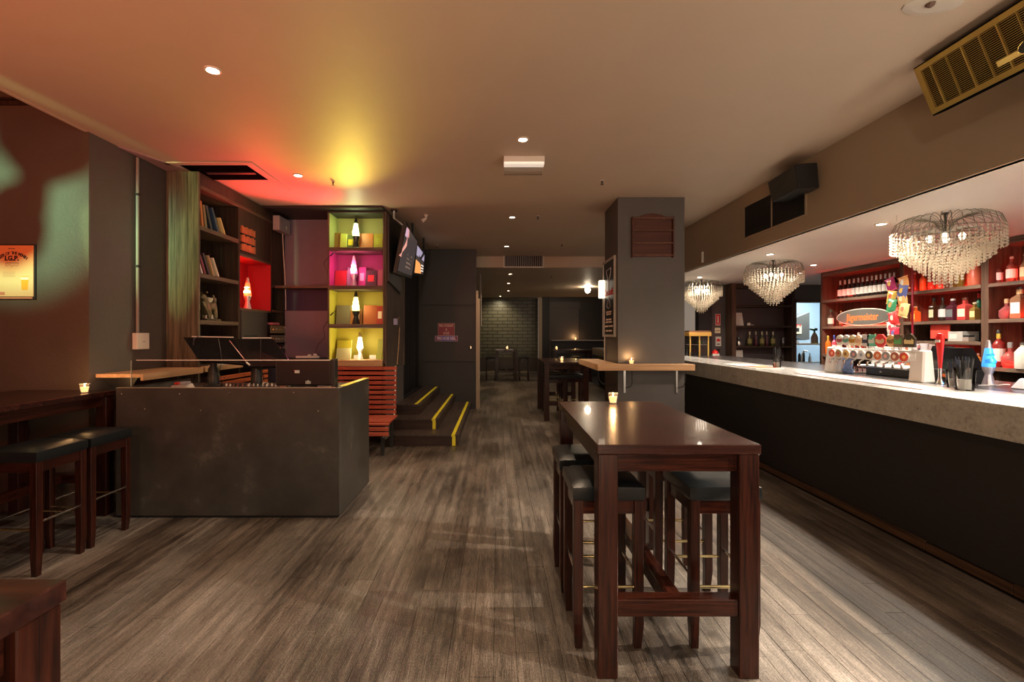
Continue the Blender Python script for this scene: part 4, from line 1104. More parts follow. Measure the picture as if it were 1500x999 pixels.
cover_book('plain grey-brown book at the left end of the third shelf', 492, 512, 443, 471, 1.622, (.20, .17, .12))
cover_book('orange and white book behind the third shelf lamp', 513, 530, 449, 471, 1.622, (.80, .30, .08), (.85, .65, .45), yy=6.64)
cover_book('plain red-orange book on the third shelf', 532, 551, 443, 471, 1.622, (.60, .12, .03))
cover_book('red book with white printing at the right end of the third shelf', 551, 561, 444, 471, 1.622, (.62, .05, .04), (.85, .7, .6), yy=6.59)
cover_book('yellow book leaning at the left end of the lowest shelf', 493, 514, 498, 526, 1.139, (.58, .44, .02))
cover_book('cream open magazine leaning on the lowest shelf', 492, 513, 509, 526, 1.139, (.72, .62, .30), yy=6.50, lean=14)
cover_book('green and white magazine at the right end of the lowest shelf', 551, 559, 496, 526, 1.139, (.60, .62, .10), yy=6.56, tilt=5)
t = thing('paper_card', 'small pale card right of the lowest lamp', 'card', (cx_(540), 6.62, 1.139)); bx('card', M['paper'], t, 0, .09, 0, .01, 0, .055)
t = thing('paper_card', 'small pale card left of the lowest lamp', 'card', (cx_(517), 6.62, 1.139)); bx('card', M['paper'], t, 0, .06, 0, .01, 0, .055)
for pz, lab in ((395, 'black inline switch hanging at the pink shelf'), (482, 'black inline switch hanging at the lowest shelf')):
    t = thing('cord_switch', lab, 'switch', W(486, pz - 22, 6.40)); MB().tube([(-.02, 0, -.02), (.02, 0, .02)], .009, 6).build('switch', M['black'], t); MB().tube([(.02, 0, .02), (.06, 0, .05)], .003, 5).build('cord', M['black'], t)

# side panel of boards beyond the cabinet
t = thing('timber_side_panel', 'upright grey boards closing the right side of the lit cabinet', 'panel', (0, 0, 0))
yy = 6.435
for k in range(6):
    MB().box(-1.519, -1.497, yy, yy + .185, 1.0, 3.14).build('board', M['shelf_wood_z'], t, .002); yy += .187
bx('lower_panel', M['grey_wall'], t, -1.52, -1.50, 6.435, 7.62, 0, .999)
bx('edge_strip', M['shelf_wood_z'], t, -1.519, -1.48, 7.56, 7.62, 1.0, 3.14)
t = thing('black_shade_panel', 'large black board put as shade on the cabinet side behind the screens', 'panel', (-1.495, 6.46, 2.15))
MB().prism([(0, .05), (.78, -.06), (.78, .97), (0, .97)], 'x', 0, .03).build('board', M['black'], t, .003)  # flat black sheet drawn for the shadow on the cabinet side
t = thing('socket', 'pale lilac wall socket with a hanging cord on the timber side panel', 'socket', (-1.496, 6.85, 1.62))
bx('plate', mat('lilac_plastic', (.45, .40, .62), .4), t, 0, .05, 0, .09, 0, .09, .004)
MB().tube([(.02, .10, .05), (.02, .30, .12), (.02, .32, -.05), (.02, .28, -.3), (.02, .16, -.58)], .007, 6).build('cord', M['pine'], t, smooth=True)

# TVs
def tv(label, T0, T1, B1, B0, scr, extra=None):
    t = thing('television', label, 'television', (0, 0, 0), 0, 'televisions hung from the ceiling')
    T0, T1, B1, B0 = map(Vector, (T0, T1, B1, B0))
    MB().slab(T0, B0, B1, T1, .06).build('housing', M['black'], t, .005)
    n = (B0 - T0).cross(T1 - T0).normalized()
    def q(u, v, d=.002): return T0.lerp(T1, u).lerp(B0.lerp(B1, u), v) + n * d
    MB().slab(q(.03, .05), q(.03, .93), q(.97, .93), q(.97, .05), .004).build('screen', scr, t)
    return t, q
scrm = mat('dark_lcd_screen', (.03, .027, .03), .10, emit=(.10, .075, .07), estr=.35)
T0, B0 = Vector(W(596, 326, 6.62)), Vector(W(581, 401, 6.60))
T1, B1 = Vector(W(612, 352, 7.62)), Vector(W(603, 408, 7.60))
t, q = tv('nearer ceiling-hung television tilted toward the floor, pink arc on screen', T0, T1, B1, B0, scrm)
mb = MB(); arc = []
for k in range(12):
    a = k / 11; arc.append((.30 - .26 * (2 * a - .6) ** 2 * .8, .06 + .60 * a))
for k in range(11):
    (u0, v0), (u1, v1) = arc[k], arc[k + 1]
    mb.slab(q(max(.04, u0 - .12), v0, .005), q(max(.04, u1 - .12), v1, .005), q(u1, v1, .005), q(u0, v0, .005), .002)
mb.build('screen_arc', emat((.7, .4, .35), (.85, .36, .30), .55), t)
mb = MB().slab(q(.04, .08, .006), q(.04, .24, .006), q(.2, .24, .006), q(.2, .08, .006), .002); mb.build('screen_block', emat((.7, .5, .6), (.75, .45, .62), .5), t)
for k in range(4): MB().slab(q(.42, .50 + k * .09, .006), q(.42, .54 + k * .09, .006), q(.75, .54 + k * .09, .006), q(.75, .50 + k * .09, .006), .002).build('screen_line', emat((.2, .15, .1), (.3, .2, .15), .3), t)
T0, B0 = Vector(W(611, 356, 7.95)), Vector(W(606, 403, 7.95))
T1, B1 = Vector(W(622, 372, 8.9)), Vector(W(620, 404, 8.9))
t, q = tv('farther ceiling-hung television showing an orange food picture', T0, T1, B1, B0, scrm)
MB().slab(q(.05, .06, .005), q(.05, .36, .005), q(.95, .36, .005), q(.95, .06, .005), .002).build('screen_block', emat((.4, .38, .5), (.42, .36, .50), .6), t)
MB().slab(q(.05, .50, .005), q(.05, .92, .005), q(.70, .92, .005), q(.55, .55, .005), .002).build('food_picture', emat((.8, .4, .1), (.9, .36, .10), .7), t)
for k in range(3): MB().slab(q(.62, .56 + k * .11, .006), q(.62, .61 + k * .11, .006), q(.92, .61 + k * .11, .006), q(.92, .56 + k * .11, .006), .002).build('screen_line', emat((.8, .8, .8), (.8, .7, .6), .8), t)
t = thing('tv_bracket', 'ceiling bracket and arm that carries the televisions', 'bracket', (0, 0, 0))
a = Vector(W(577, 304, 6.50)); MB().box(a.x - .04, a.x + .04, 6.46, 6.54, ZC - .02, ZC - .001).build('plate', M['black'], t)
MB().tube([(a.x, 6.50, ZC - .02), (a.x, 6.50, 3.06), Vector(W(590, 330, 6.62))], .018, 8).build('arm', M['steel'], t)
MB().tube([(-1.30, 7.3, ZC - .002), (-1.30, 7.3, 2.9), (-1.36, 7.3, 2.8)], .02, 8).build('post', M['black'], t)
MB().tube([(-1.30, 8.4, ZC - .002), (-1.30, 8.4, 2.9), (-1.36, 8.4, 2.8)], .02, 8).build('post', M['black'], t)
t = thing('projector_spot', 'tiny pale spotlight on the ceiling right of the televisions', 'spotlight', (-1.02, 6.8, ZC))
MB().lathe([(.03, 0), (.03, -.01), (.012, -.02), (.012, -.05)], seg=10).build('base', M['offwhite'], t); MB().tube([(0, 0, -.05), (-.05, -.02, -.09)], [.016, .028], 8).build('head', M['offwhite'], t)

# curtain and stage steps
mb = MB(); vs = []; fs = []
n = 46
for k in range(n + 1):
    y = 7.63 + k * (1.82 / n); x = -1.60 + .035 * math.sin(k * 1.35) + .012 * math.sin(k * .6)
    vs += [(x, y, .46), (x - .004, y, 1.6), (x * .995, y, 3.10)]
for k in range(n):
    for j in range(2):
        a = k * 3 + j; fs.append((a, a + 3, a + 4, a + 1))
t = thing('stage_curtain', 'black folded curtain hanging beside the stage steps', 'curtain', (0, 0, 0))
mb.add(vs, fs); o = mb.build('cloth', mat('black_velvet', (.014, .012, .012), .9), t, smooth=True); o.modifiers.new('thick', 'SOLIDIFY').thickness = .006
MB().tube([(-1.60, 7.62, 3.11), (-1.60, 9.5, 3.11)], .012, 8).build('rail', M['dark_metal'], t)
t = thing('stage_steps', 'three dark steps with yellow tape on their edges leading to the stage', 'steps', (0, 0, 0))
stepm = wood('dark_step_boards', (.030, .020, .017), (.085, .060, .048), 'y', .4, .7)
risr = wood('dark_riser', (.020, .010, .008), (.050, .028, .022), 'x', .4, .6)
for (x1, y0, z0, z1, nm) in ((-.536, 6.36, 0, .15, 1), (-.845, 6.71, .151, .30, 2), (-1.155, 7.06, .301, .45, 3)):
    s_ = MB().box(-1.494 if y0 < 7.62 else -3, x1, y0, 9.49, z0, z1 - .025).build('step', risr, t)
    if True:
        MB().box(-1.494, x1 + .012, y0 - .012, 9.49, z1 - .025, z1).build('tread', stepm, t, .002)
    mb = MB().box(x1 - .075, x1 - .030, y0 - .010, 9.45, z1 + .0002, z1 + .003)
    mb.build('edge_tape', M['yellow'], s_)
    if nm < 3:
        MB().box(x1 - .080, x1 - .028, y0 - .0145, y0 - .0125, z1 - .026, z1).build('edge_tape', M['yellow'], s_)
        MB().box(x1 - .070, x1 - .025, y0 - .003, y0 - .001, z0 + .002, z1 - .027).build('edge_tape', M['yellow'], s_)
t = thing('stage_floor', 'dark stage platform behind the curtain', 'platform', (0, 0, 0))
bx('deck', M['black_wall'], t, -3.49, -1.54, 7.65, 9.55, 0, .45)

# fire signs on the dark facing wall
t = thing('fire_sign', 'dark red FIRE HYDRANT & HOSE sign on the dark wall', 'sign', (-1.02, 9.50, 1.48 + (490 - 500) * 9.5 / F))
zb_ = 1.48 + (490 - 491.5) * 9.5 / F - t.location.z
bx('plate', cmat((.28, .005, .03), .4), t, -.165, .165, -.010, -.001, zb_, zb_ + .245)
lw = cmat((.72, .38, .34), .5)
MB().box(-.165, .165, -.012, -.010, zb_ + .240, zb_ + .245).box(-.165, -.160, -.012, -.010, zb_, zb_ + .245).box(.160, .165, -.012, -.010, zb_, zb_ + .245).box(-.165, .165, -.012, -.010, zb_, zb_ + .005).build('border', lw, t)
text('FIRE HYDRANT', .068, (0, -.012, zb_ + .195), RF, lw, t, sx=.62, bold=.002); text('&', .065, (0, -.012, zb_ + .120), RF, lw, t, sx=.8, bold=.002); text('HOSE', .068, (0, -.012, zb_ + .045), RF, lw, t, sx=.7, bold=.002)
t = thing('fire_sign', 'wide red and blue FIRE HOSE REEL sign below the dark red one', 'sign', (-1.02, 9.50, 1.347))
bx('plate', cmat((.22, .01, .10), .4), t, -.225, .225, -.010, -.001, 0, .108)
MB().box(-.10, .14, -.0105, -.010, .004, .104).build('blue_field', cmat((.10, .05, .42), .4), t)
lw2 = cmat((.78, .60, .75), .5)
MB().box(-.225, .225, -.012, -.010, .103, .108).box(-.225, -.220, -.012, -.010, 0, .108).box(.220, .225, -.012, -.010, 0, .108).box(-.225, .225, -.012, -.010, 0, .005).build('border', lw2, t)
text('FIRE HOSE REEL', .082, (0, -.012, .054), RF, lw2, t, sx=.66, bold=.003)
t = thing('door_latch', 'small bright latch on the dark facing wall', 'latch', (-.53, 9.50, 1.20)); bx('latch', M['chrome'], t, -.008, .008, -.03, -.001, 0, .045)
t = thing('grille_strip', 'tall narrow dark metal strip hanging in the passage opening', 'grille', (-.3595, 9.62, 1.75)); bx('strip', M['dark_metal'], t, 0, .03, 0, .03, -.10, .95)
bx('light_edge', M['offwhite'], t, .028, .034, -.002, .0, -.10, .55)
# ------------------------------------------------------------------ the bar counter
t = thing('bar_counter', 'long marble-topped bar counter with a near-black front', 'bar counter', (0, 0, 0))
bx('worktop', M['marble_top'], t, 2.82, 3.44, -.6, 14.1, 1.062, 1.092, .003)
js = [-.6, 1.9, 3.73, 6.0, 8.3, 10.2, 12.2, 14.1]
for a, b_ in zip(js[:-1], js[1:]):
    bx('marble_panel', M['marble'], t, 2.80, 2.82, a + .0015, b_ - .0015, .895, 1.092, .0025)
bx('marble_end', M['pine_x'], t, 2.80, 3.44, 14.101, 14.12, .895, 1.092)
bx('front_panel', cmat((.011, .009, .009), .5, name='black_brown_panel'), t, 2.945, 2.97, -.6, 14.0, .06, 1.061)
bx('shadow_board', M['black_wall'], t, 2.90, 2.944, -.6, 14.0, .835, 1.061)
bx('carcass', M['black_wall'], t, 2.971, 3.40, -.6, 14.0, 0, 1.061)
random.seed(11)
sk = wood('worn_skirting', (.012, .008, .006), (.095, .046, .022), 'y', .5, .8)
y = -.6
while y < 9:
    L = .35 + random.random() * .3
    bx('skirting_board', sk, t, 2.925, 2.944, y, y + L - .004, 0, .055 + random.random() * .012, .002); y += L

def prop(name, label, cat, x, y, z, group=None, rz=0): return thing(name, label, cat, (x, y, z), rz, group)
t = prop('menu_mat', 'pair of large printed menus lying at the far end of the counter', 'menu', 3.12, 5.85, 1.0925)
MB().box(-.20, .12, -.45, -.02, 0, .006).build('menu', M['offwhite'], t); bx('print', cmat((.55, .16, .10), .5), t, -.17, .09, -.42, -.05, .0062, .007); bx('lower_menu', M['paper'], t, -.18, .12, .0, .40, 0, .006); bx('yellow_corner', cmat((.7, .5, .08), .5), t, -.02, .10, -.16, -.06, .0071, .008)
t = prop('bar_runner', 'long white bar runner with a red border on the counter', 'bar mat', 3.10, 4.05, 1.0925)
bx('mat', M['offwhite'], t, -.14, .16, -.72, .72, 0, .004); MB().box(-.14, -.128, -.72, .72, .0042, .0055).box(.148, .16, -.72, .72, .0042, .0055).box(-.128, .148, -.72, -.71, .0042, .0055).box(-.128, .148, .71, .72, .0042, .0055).build('border', M['darkred'], t)
t = prop('menu_card', 'red-checked menu card near the right edge of the counter', 'menu', 3.06, 2.62, 1.0925)
bx('card', M['offwhite'], t, -.10, .16, -.2, .07, 0, .008); bx('print', cmat((.5, .10, .07), .5), t, -.08, .14, -.18, .05, .0082, .009)
for k in range(6): bx('check', cmat((.8, .5, .35), .5), t, -.08 + k * .036, -.066 + k * .036, -.18, .05, .0092, .0098)
def straw_glass(label, x, y, r, h, hs, n, z=1.0925):
    t = prop('straw_glass', label, 'glass', x, y, z, 'glasses holding black straws')
    MB().lathe([(r * .8, 0), (r, h), (r * .93, h), (r * .74, .008)], seg=20).build('glass', M['acrylic'], t, smooth=True)
    bx_ = MB().lathe([(r * .70, .009), (r * .78, h * .5)], seg=16).build('napkin_wrap', cmat((.55, .53, .48), .6), t)
    for k in range(n):
        a = 2.4 * k; q = r * .55 * math.sqrt((k + .5) / n)
        x0, y0 = q * math.cos(a), q * math.sin(a)
        MB().tube([(x0 * .8, y0 * .8, .012), (x0 * 1.5, y0 * 1.5, hs * (.93 + .07 * math.sin(k * 1.7)))], .0026, 5).build('straw', M['black'], t)
straw_glass('near glass packed with black straws at the right of the counter', (1413 - CX) * 3.32 / F, 3.32, .064, .155, .235, 30)
straw_glass('glass of black straws just behind the nearer straw glass', (1398 - CX) * 3.50 / F, 3.50, .052, .13, .21, 18)
straw_glass('far tall glass of black straws beside the printed menus', (1138 - CX) * 5.55 / F, 5.55, .05, .13, .24, 14)

# beer tap tower
t = prop('beer_tap_tower', 'white beer tap tower with round badges and handles on the bar', 'beer taps', 3.40, 4.30, 1.0925)
wh = mat('glossy_white_enamel', (.80, .77, .74), .2)
MB().hexa([(-.02, .50, 0), (.09, .50, 0), (.09, .66, 0), (-.02, .66, 0), (0, .525, .262), (.075, .525, .262), (.075, .64, .262), (0, .64, .262)]).build('leg', wh, t, .012)
MB().hexa([(-.02, -.50, 0), (.09, -.50, 0), (.09, -.355, 0), (-.02, -.355, 0), (0, -.49, .262), (.075, -.49, .262), (.075, -.36, .262), (0, -.36, .262)]).build('leg', wh, t, .012)
MB().tube([(.035, -.42, .205), (.035, .58, .205)], .052, 20).build('tube', wh, t, smooth=True)
bcol = [((.55, .06, .03), (.8, .4, .3)), ((.30, .20, .08), (.45, .05, .04)), ((.62, .42, .16), (.2, .1, .03)), ((.16, .15, .15), (.7, .2, .2)), ((.70, .68, .68), (.25, .3, .4)),
        ((.10, .06, .04), (.75, .55, .2)), ((.60, .14, .05), (.75, .5, .3)), ((.25, .24, .24), (.7, .3, .25)), ((.32, .08, .05), (.75, .6, .4)), ((.60, .05, .03), (.85, .45, .1))]
by = [.52, .425, .325, .225, .13, .035, -.06, -.15, -.245, -.335]
for k, (c1, c2) in enumerate(bcol):
    b_ = MB().lathe([(.043, 0), (.043, .008)], seg=20, sy=1.12).build('badge', M['white'], t, loc=(-.022, by[k], .200), rot=(0, -PI / 2, 0))
    MB().lathe([(.037, .0082), (.037, .011)], seg=18, sy=1.12).build('badge_print', cmat(c1, .35), b_)
    MB().lathe([(.017, .0112), (.016, .013)], (0, -.004 + .004 * (k % 3), 0), seg=10).build('emblem', cmat(c2, .4), b_)
    MB().tube([(-.01, by[k], .15), (-.045, by[k], .135), (-.05, by[k], .10)], .009, 8).build('spout', M['chrome'], t, smooth=True)
hcol = [('round', (.60, .58, .48), (.35, .05, .06), .46), ('round', (.62, .58, .56), (.10, .25, .18), .375), ('round', (.70, .62, .40), (.45, .20, .03), .29), ('round', (.80, .58, .36), (.80, .50, .30), .215),
        ('rect', (.70, .68, .66), (.03, .03, .05), .125), ('rect', (.10, .42, .28), (.7, .7, .65), .06), ('oct', (.62, .04, .04), (.75, .58, .35), -.045), ('round', (.70, .40, .14), (.2, .1, .03), -.16), ('rect', (.18, .12, .08), (.08, .35, .10), -.235), ('crest', (.05, .035, .02), (.80, .62, .30), -.345)]
for k, (sh_, c1, c2, yk) in enumerate(hcol):
    R_ = .050
    MB().tube([(.035, yk, .25), (.02, yk, .285)], .008, 8).build('handle_stem', M['chrome'], t)
    z = .332
    if sh_ == 'round': prof = [(R_ * math.cos(a * PI / 10), R_ * 1.05 * math.sin(a * PI / 10)) for a in range(20)]
    elif sh_ == 'oct': prof = [(1.25 * R_ * math.cos(a * PI / 4 + PI / 8), 1.25 * R_ * math.sin(a * PI / 4 + PI / 8)) for a in range(8)]
    elif sh_ == 'crest': prof = [(-.055, -.05), (.055, -.05), (.058, .02), (.035, .045), (.012, .062), (-.012, .062), (-.035, .045), (-.058, .02)]
    else: prof = [(-.046, -.052), (.046, -.052), (.046, .056), (-.046, .056)]
    h_ = MB().prism([(yk + u, z + v) for u, v in prof], 'x', .004, .02).build('handle_sign', cmat(tuple(min(1, c * 1.2 + .1) for c in c1) if sh_ == 'round' else c1, .35), t, .001)
    MB().prism([(yk + u * .78, z + v * .45) for u, v in prof], 'x', .001, .0038).build('sign_print', cmat(c2, .4), h_)
    MB().prism([(yk + u * .45, z + .022 + v * .25) for u, v in prof], 'x', -.001, .0008).build('sign_print', cmat(c1, .4), h_)
t = prop('red_tap_handle', 'tall red tap handle on a chrome stem right of the white tower', 'beer tap', 3.50, 3.78, 1.0925)
MB().lathe([(.03, 0), (.02, .02), (.014, .05), (.014, .12)], seg=12).build('stem', M['chrome'], t, smooth=True)
MB().lathe([(.014, .12), (.020, .20), (.032, .33), (.034, .36), (.022, .395), (.004, .40)], seg=14, sx=.6).build('handle', M['red'], t, smooth=True)
MB().box(-.024, -.018, -.02, .02, .325, .345).build('white_mark', M['white'], t)
t = prop('blue_cloth', 'crumpled blue cloth hanging inside the tap tower arch', 'cloth', 3.47, 4.74, 1.0925)
random.seed(2); vs = []; fs = []
for i in range(9):
    for j in range(7): vs.append((random.uniform(-.015, .015), -.065 + j * .021 + (.5 - i / 8) * -.0, i * .018 if i else 0))
for i in range(8):
    for j in range(6): a = i * 7 + j; fs.append((a, a + 1, a + 8, a + 7))
o = MB().add(vs, fs).build('cloth', cmat((.20, .30, .58), .8), t, smooth=True); o.modifiers.new('s', 'SOLIDIFY').thickness = .01
t = prop('back_bench', 'low dark service bench behind the counter', 'bench', 0, 0, 0)
bx('top', cmat((.04, .035, .035), .25), t, 3.46, 4.22, 1.4, 9.2, 1.06, 1.09, .003); bx('body', M['black_wall'], t, 3.50, 4.18, 1.4, 9.2, 0, 1.06)
t = prop('coffee_grinder', 'dark appliance with a steel lid seen through the tap tower', 'machine', 3.72, 4.48, 1.0905)
bx('body', M['black'], t, -.10, .18, -.30, .22, 0, .075, .004); bx('steel_lid', M['steel'], t, -.14, .20, -.30, .28, .0755, .095, .003); bx('control_panel', M['dark_metal'], t, -.104, -.100, -.12, .08, .02, .05)
bx('button', M['offwhite'], t, -.108, -.104, .02, .04, .03, .045)
t = prop('glass_rack', 'row of upturned glasses on the bench behind the tap tower', 'glass rack', 3.62, 4.92, 1.0905)
bx('tray', M['steel'], t, -.06, .10, -.13, .12, 0, .012)
for k in range(8):
    MB().lathe([(.026, .0125), (.022, .065)], (-.03 + (k % 2) * .065, -.10 + (k // 2) * .064, 0), 12).build('glass', M['acrylic'], t, smooth=True)
t = prop('till', 'black cash till standing behind the straw glasses', 'till', 3.75, 4.02, 1.0905)
bx('base', M['black'], t, -.06, .22, -.16, .14, 0, .10, .005); MB().hexa([(-.04, -.15, .101), (.20, -.15, .101), (.20, .13, .101), (-.04, .13, .101), (.02, -.15, .28), (.10, -.15, .28), (.10, .13, .28), (.02, .13, .28)]).build('screen', M['black_gloss'], t)
bx('orange_button', M['orange'], t, -.064, -.060, -.10, -.06, .04, .065); bx('white_button', M['white'], t, -.064, -.060, -.15, -.11, .04, .065)
t = prop('printer', 'white receipt printer on the bench at the right edge', 'printer', 3.78, 3.36, 1.0905)
MB().hexa([(-.08, -.12, 0), (.14, -.12, 0), (.14, .10, 0), (-.08, .10, 0), (-.03, -.10, .075), (.12, -.10, .075), (.12, .08, .075), (-.03, .08, .075)]).build('body', M['white'], t, .008)
t = prop('white_lead', 'curly white lead on the bench beside the blue lava lamp', 'cable', 3.68, 3.62, 1.0955)
MB().tube([(-.04, .0, 0), (0, -.04, .004), (.02, -.07, .012), (.0, -.10, .01), (.02, -.13, .02), (.05, -.14, .02)], .0035, 6).build('lead', M['white'], t, smooth=True)

# items at the far end of the bench
t = prop('cake_cabinet', 'small yellow timber and glass display cabinet at the far end of the bar', 'cabinet', 3.62, 8.85, 1.0905)
for x in (-.11, .06, .22):
    bx('post', cmat((.60, .36, .08), .5), t, x, x + .022, -.12, -.10, 0, .36)
bx('top', cmat((.55, .30, .06), .5), t, -.13, .28, -.14, .14, .36, .43, .003); bx('lid', cmat((.20, .08, .04), .5), t, -.12, .27, -.13, .13, .43, .46); bx('shelf', M['offwhite'], t, -.09, .22, -.09, .12, .20, .206); bx('glass', M['acrylic'], t, -.10, .23, -.098, -.094, .0, .36); bx('back', M['black'], t, -.11, .25, .12, .13, 0, .36)
MB().lathe([(.05, .207), (.06, .24), (.02, .28)], (.12, 0, 0), 10).build('green_bowl', cmat((.04, .09, .04), .5), t)
t = prop('red_bowl', 'upturned red bowl on a white box at the far end of the bar', 'bowl', 4.02, 8.85, 1.0905)
bx('box', M['offwhite'], t, -.06, .06, -.06, .06, 0, .035); MB().lathe([(.066, .036), (.066, .055), (.05, .085), (.02, .10), (.012, .115)], seg=16).build('bowl', M['red'], t, smooth=True)
for k, (px, h_) in enumerate(((1005, .10), (1012, .04))):
    t = prop('bar_glass', ('tall' if k == 0 else 'short') + ' clear glass left of the yellow cabinet', 'glass', (px - CX) * 8.6 / F + .02, 8.6, 1.0905)
    MB().lathe([(.022, 0), (.028, h_ * 1.6), (.025, h_ * 1.6), (.02, .01)], seg=14).build('glass', M['acrylic'], t, smooth=True)
# safety signs on the grey back wall
def wsign(label, px0, px1, py0, py1, col, Yw=9.698):
    x0, x1 = (px0 - CX) * Yw / F, (px1 - CX) * Yw / F; z0, z1 = H - (py1 - CY) * Yw / F, H - (py0 - CY) * Yw / F
    t = prop('wall_sign', label, 'sign', (x0 + x1) / 2, Yw, z0); a = (x1 - x0) / 2; h_ = z1 - z0
    bx('plate', col, t, -a, a, -.008, -.001, 0, h_); return t, a, h_
t, a, h_ = wsign('red and white extinguisher location sign on the bar back wall', 1048, 1055, 460, 477, M['red'])
MB().box(-a, a, -.010, -.008, h_ - .008, h_).box(-a, a, -.010, -.008, 0, .008).box(-a, -a + .006, -.010, -.008, 0, h_).box(a - .006, a, -.010, -.008, 0, h_).box(-.012, .012, -.010, -.008, .06, h_ - .04).box(-.03, .03, -.010, -.008, .025, .035).build('white_marks', M['white'], t)
t, a, h_ = wsign('small tan notice between the two red signs on the bar back wall', 1047, 1055, 480, 488, M['cream']); bx('lines', M['tan_text'], t, -a * .7, a * .7, -.010, -.008, h_ * .4, h_ * .5)
t, a, h_ = wsign('white notice with a red dome printed on it on the bar back wall', 1048, 1056, 493, 507, M['offwhite']); MB().prism([(.04 * math.cos(q * PI / 8), h_ * .5 + .055 * math.sin(q * PI / 8)) for q in range(9)], 'y', -.010, -.008).build('dome', M['red'], t); bx('bar', M['tan_text'], t, -.03, .03, -.010, -.008, .03, .05)
t = prop('hook_rail', 'small black hook below the red dome notice', 'hook', (1052 - CX) * 9.7 / F, 9.69, 1.15); bx('plate', M['black'], t, -.03, .03, -.01, 0, 0, .04); MB().tube([(0, -.01, .02), (0, -.03, 0), (0, -.01, -.02)], .006, 6).build('hook', M['chrome'], t)

# shelf unit on the back wall
t = prop('back_wall_shelves', 'dark open shelf unit on the grey back wall of the bar', 'shelves', 0, 0, 0)
yf, yb = 9.42, 9.695
bx('side', M['bar_wood'], t, 4.62, 4.70, yf, yb, 0, ZB - .002); bx('side', M['case_wood'], t, 5.80, 5.86, yf, yb, 0, ZB - .002)
for z0, z1 in ((2.40, 2.485), (2.02, 2.06), (1.62, 1.655), (1.22, 1.255), (.80, .84)): bx('shelf', M['case_wood'], t, 4.701, 5.799, yf, yb, z0, z1)
bx('back', cmat((.075, .06, .06), .5), t, 4.701, 5.799, yb - .012, yb - .001, .84, 2.40)
X9 = lambda px: (px - CX) * 9.55 / F
t = prop('paper_sheet', 'tall pale sheet standing on the upper back-wall shelf', 'paper', X9(1075), 9.55, 1.6555); MB().prism([(0, 0), (.20, 0), (.16, .26), (0, .26)], 'y', 0, .01).build('sheet', M['offwhite'], t)
t = prop('paper_stack', 'pale paper stack on the lowest back-wall shelf', 'paper', X9(1076), 9.55, .8405)
MB().prism([(0, 0), (.18, 0), (.16, .33), (0, .33)], 'y', 0, .05).build('stack', M['offwhite'], t); bx('loose_sheets', M['paper'], t, .20, .34, -.04, .06, 0, .05)
t = prop('bottle_opener', 'small pale corkscrew lying on the upper back-wall shelf', 'corkscrew', X9(1095), 9.50, 1.656)
MB().lathe([(.03, 0), (.035, .02), (.03, .05), (.012, .062)], seg=10).build('body', M['offwhite'], t); MB().tube([(.03, 0, .02), (.10, 0, .012)], .008, 6).build('handle', M['offwhite'], t)
t = prop('cocktail_shaker', 'steel figure-shaped shaker left of the champagne bottles', 'shaker', X9(1080.5), 9.50, 1.2555); MB().lathe([(.035, 0), (.045, .05), (.02, .10), (.045, .14), (.02, .18), (.005, .20)], seg=12).build('body', M['steel'], t, smooth=True)
t = prop('tall_glass', 'clear footed glass right of the champagne bottles', 'glass', X9(1145), 9.50, 1.2555); MB().lathe([(.02, 0), (.018, .04), (.036, .17), (.032, .17), (.014, .045)], seg=12).build('glass', M['acrylic'], t, smooth=True); MB().lathe([(.015, .05), (.03, .16)], seg=12).build('lining', cmat((.5, .5, .6), .3), t)

# ------------------------------------------------------------------ bottles
def bottle(name, label, x, y, z, h, r, col, lab=None, cap=(.02, .02, .02), shape='spirit', group=None, glass=True, rz=0, neckcol=None):
    t = thing(name, label, 'bottle', (x, y, z), rz, group)
    seg = 14
    kw = {}
    if shape == 'square': seg = 4; kw = {'rot': PI / 4}; r = r * 1.25
    if shape == 'wine': prof = [(r * .9, 0), (r, .01), (r, h * .56), (r * .45, h * .70), (r * .34, h * .76), (r * .34, h * .93)]
    elif shape == 'squat': prof = [(r * .8, 0), (r, h * .12), (r, h * .42), (r * .5, h * .58), (r * .28, h * .64), (r * .28, h * .78)]
    elif shape == 'jug': prof = [(r * .95, 0), (r, .01), (r, h * .62), (r * .55, h * .80), (r * .38, h * .84), (r * .38, h * .90)]
    elif shape == 'champ': prof = [(r * .92, 0), (r, .01), (r, h * .42), (r * .5, h * .66), (r * .36, h * .76), (r * .36, h * .94)]
    else: prof = [(r * .92, 0), (r, .008), (r, h * .60), (r * .82, h * .66), (r * .36, h * .73), (r * .34, h * .90)]
    b_ = MB().lathe(prof, seg=seg, **kw).build('glass', cmat(col, .12, 0, .35 if glass else 0, 'bottle_glass'), t, smooth=(shape != 'square'))
    if shape == 'square': pass
    top = prof[-1]
    MB().lathe([(top[0] * 1.12, top[1]), (top[0] * 1.12, h * .97), (top[0] * .6, h)], seg=10).build('cap', cmat(cap, .35, .3), t, smooth=True)
    if neckcol: MB().lathe([(top[0] * 1.08, h * .76), (top[0] * 1.08, top[1])], seg=10).build('neck_foil', cmat(neckcol, .35, .4), t)
    if lab:
        z0, z1 = (h * .16, h * .50) if shape != 'squat' else (h * .14, h * .38)
        if shape == 'square': MB().box(-r * .7071 - .0015, -r * .7071 - .0002, -r * .60, r * .60, z0, z1).build('label', cmat(lab, .6), t)
        else: MB().lathe([(r * 1.012, z0), (r * 1.012, z1)], seg=seg).build('label', cmat(lab, .6), t)
    return t
XS = 5.42
def Yat(px, X=XS): return X * F / (px - CX)
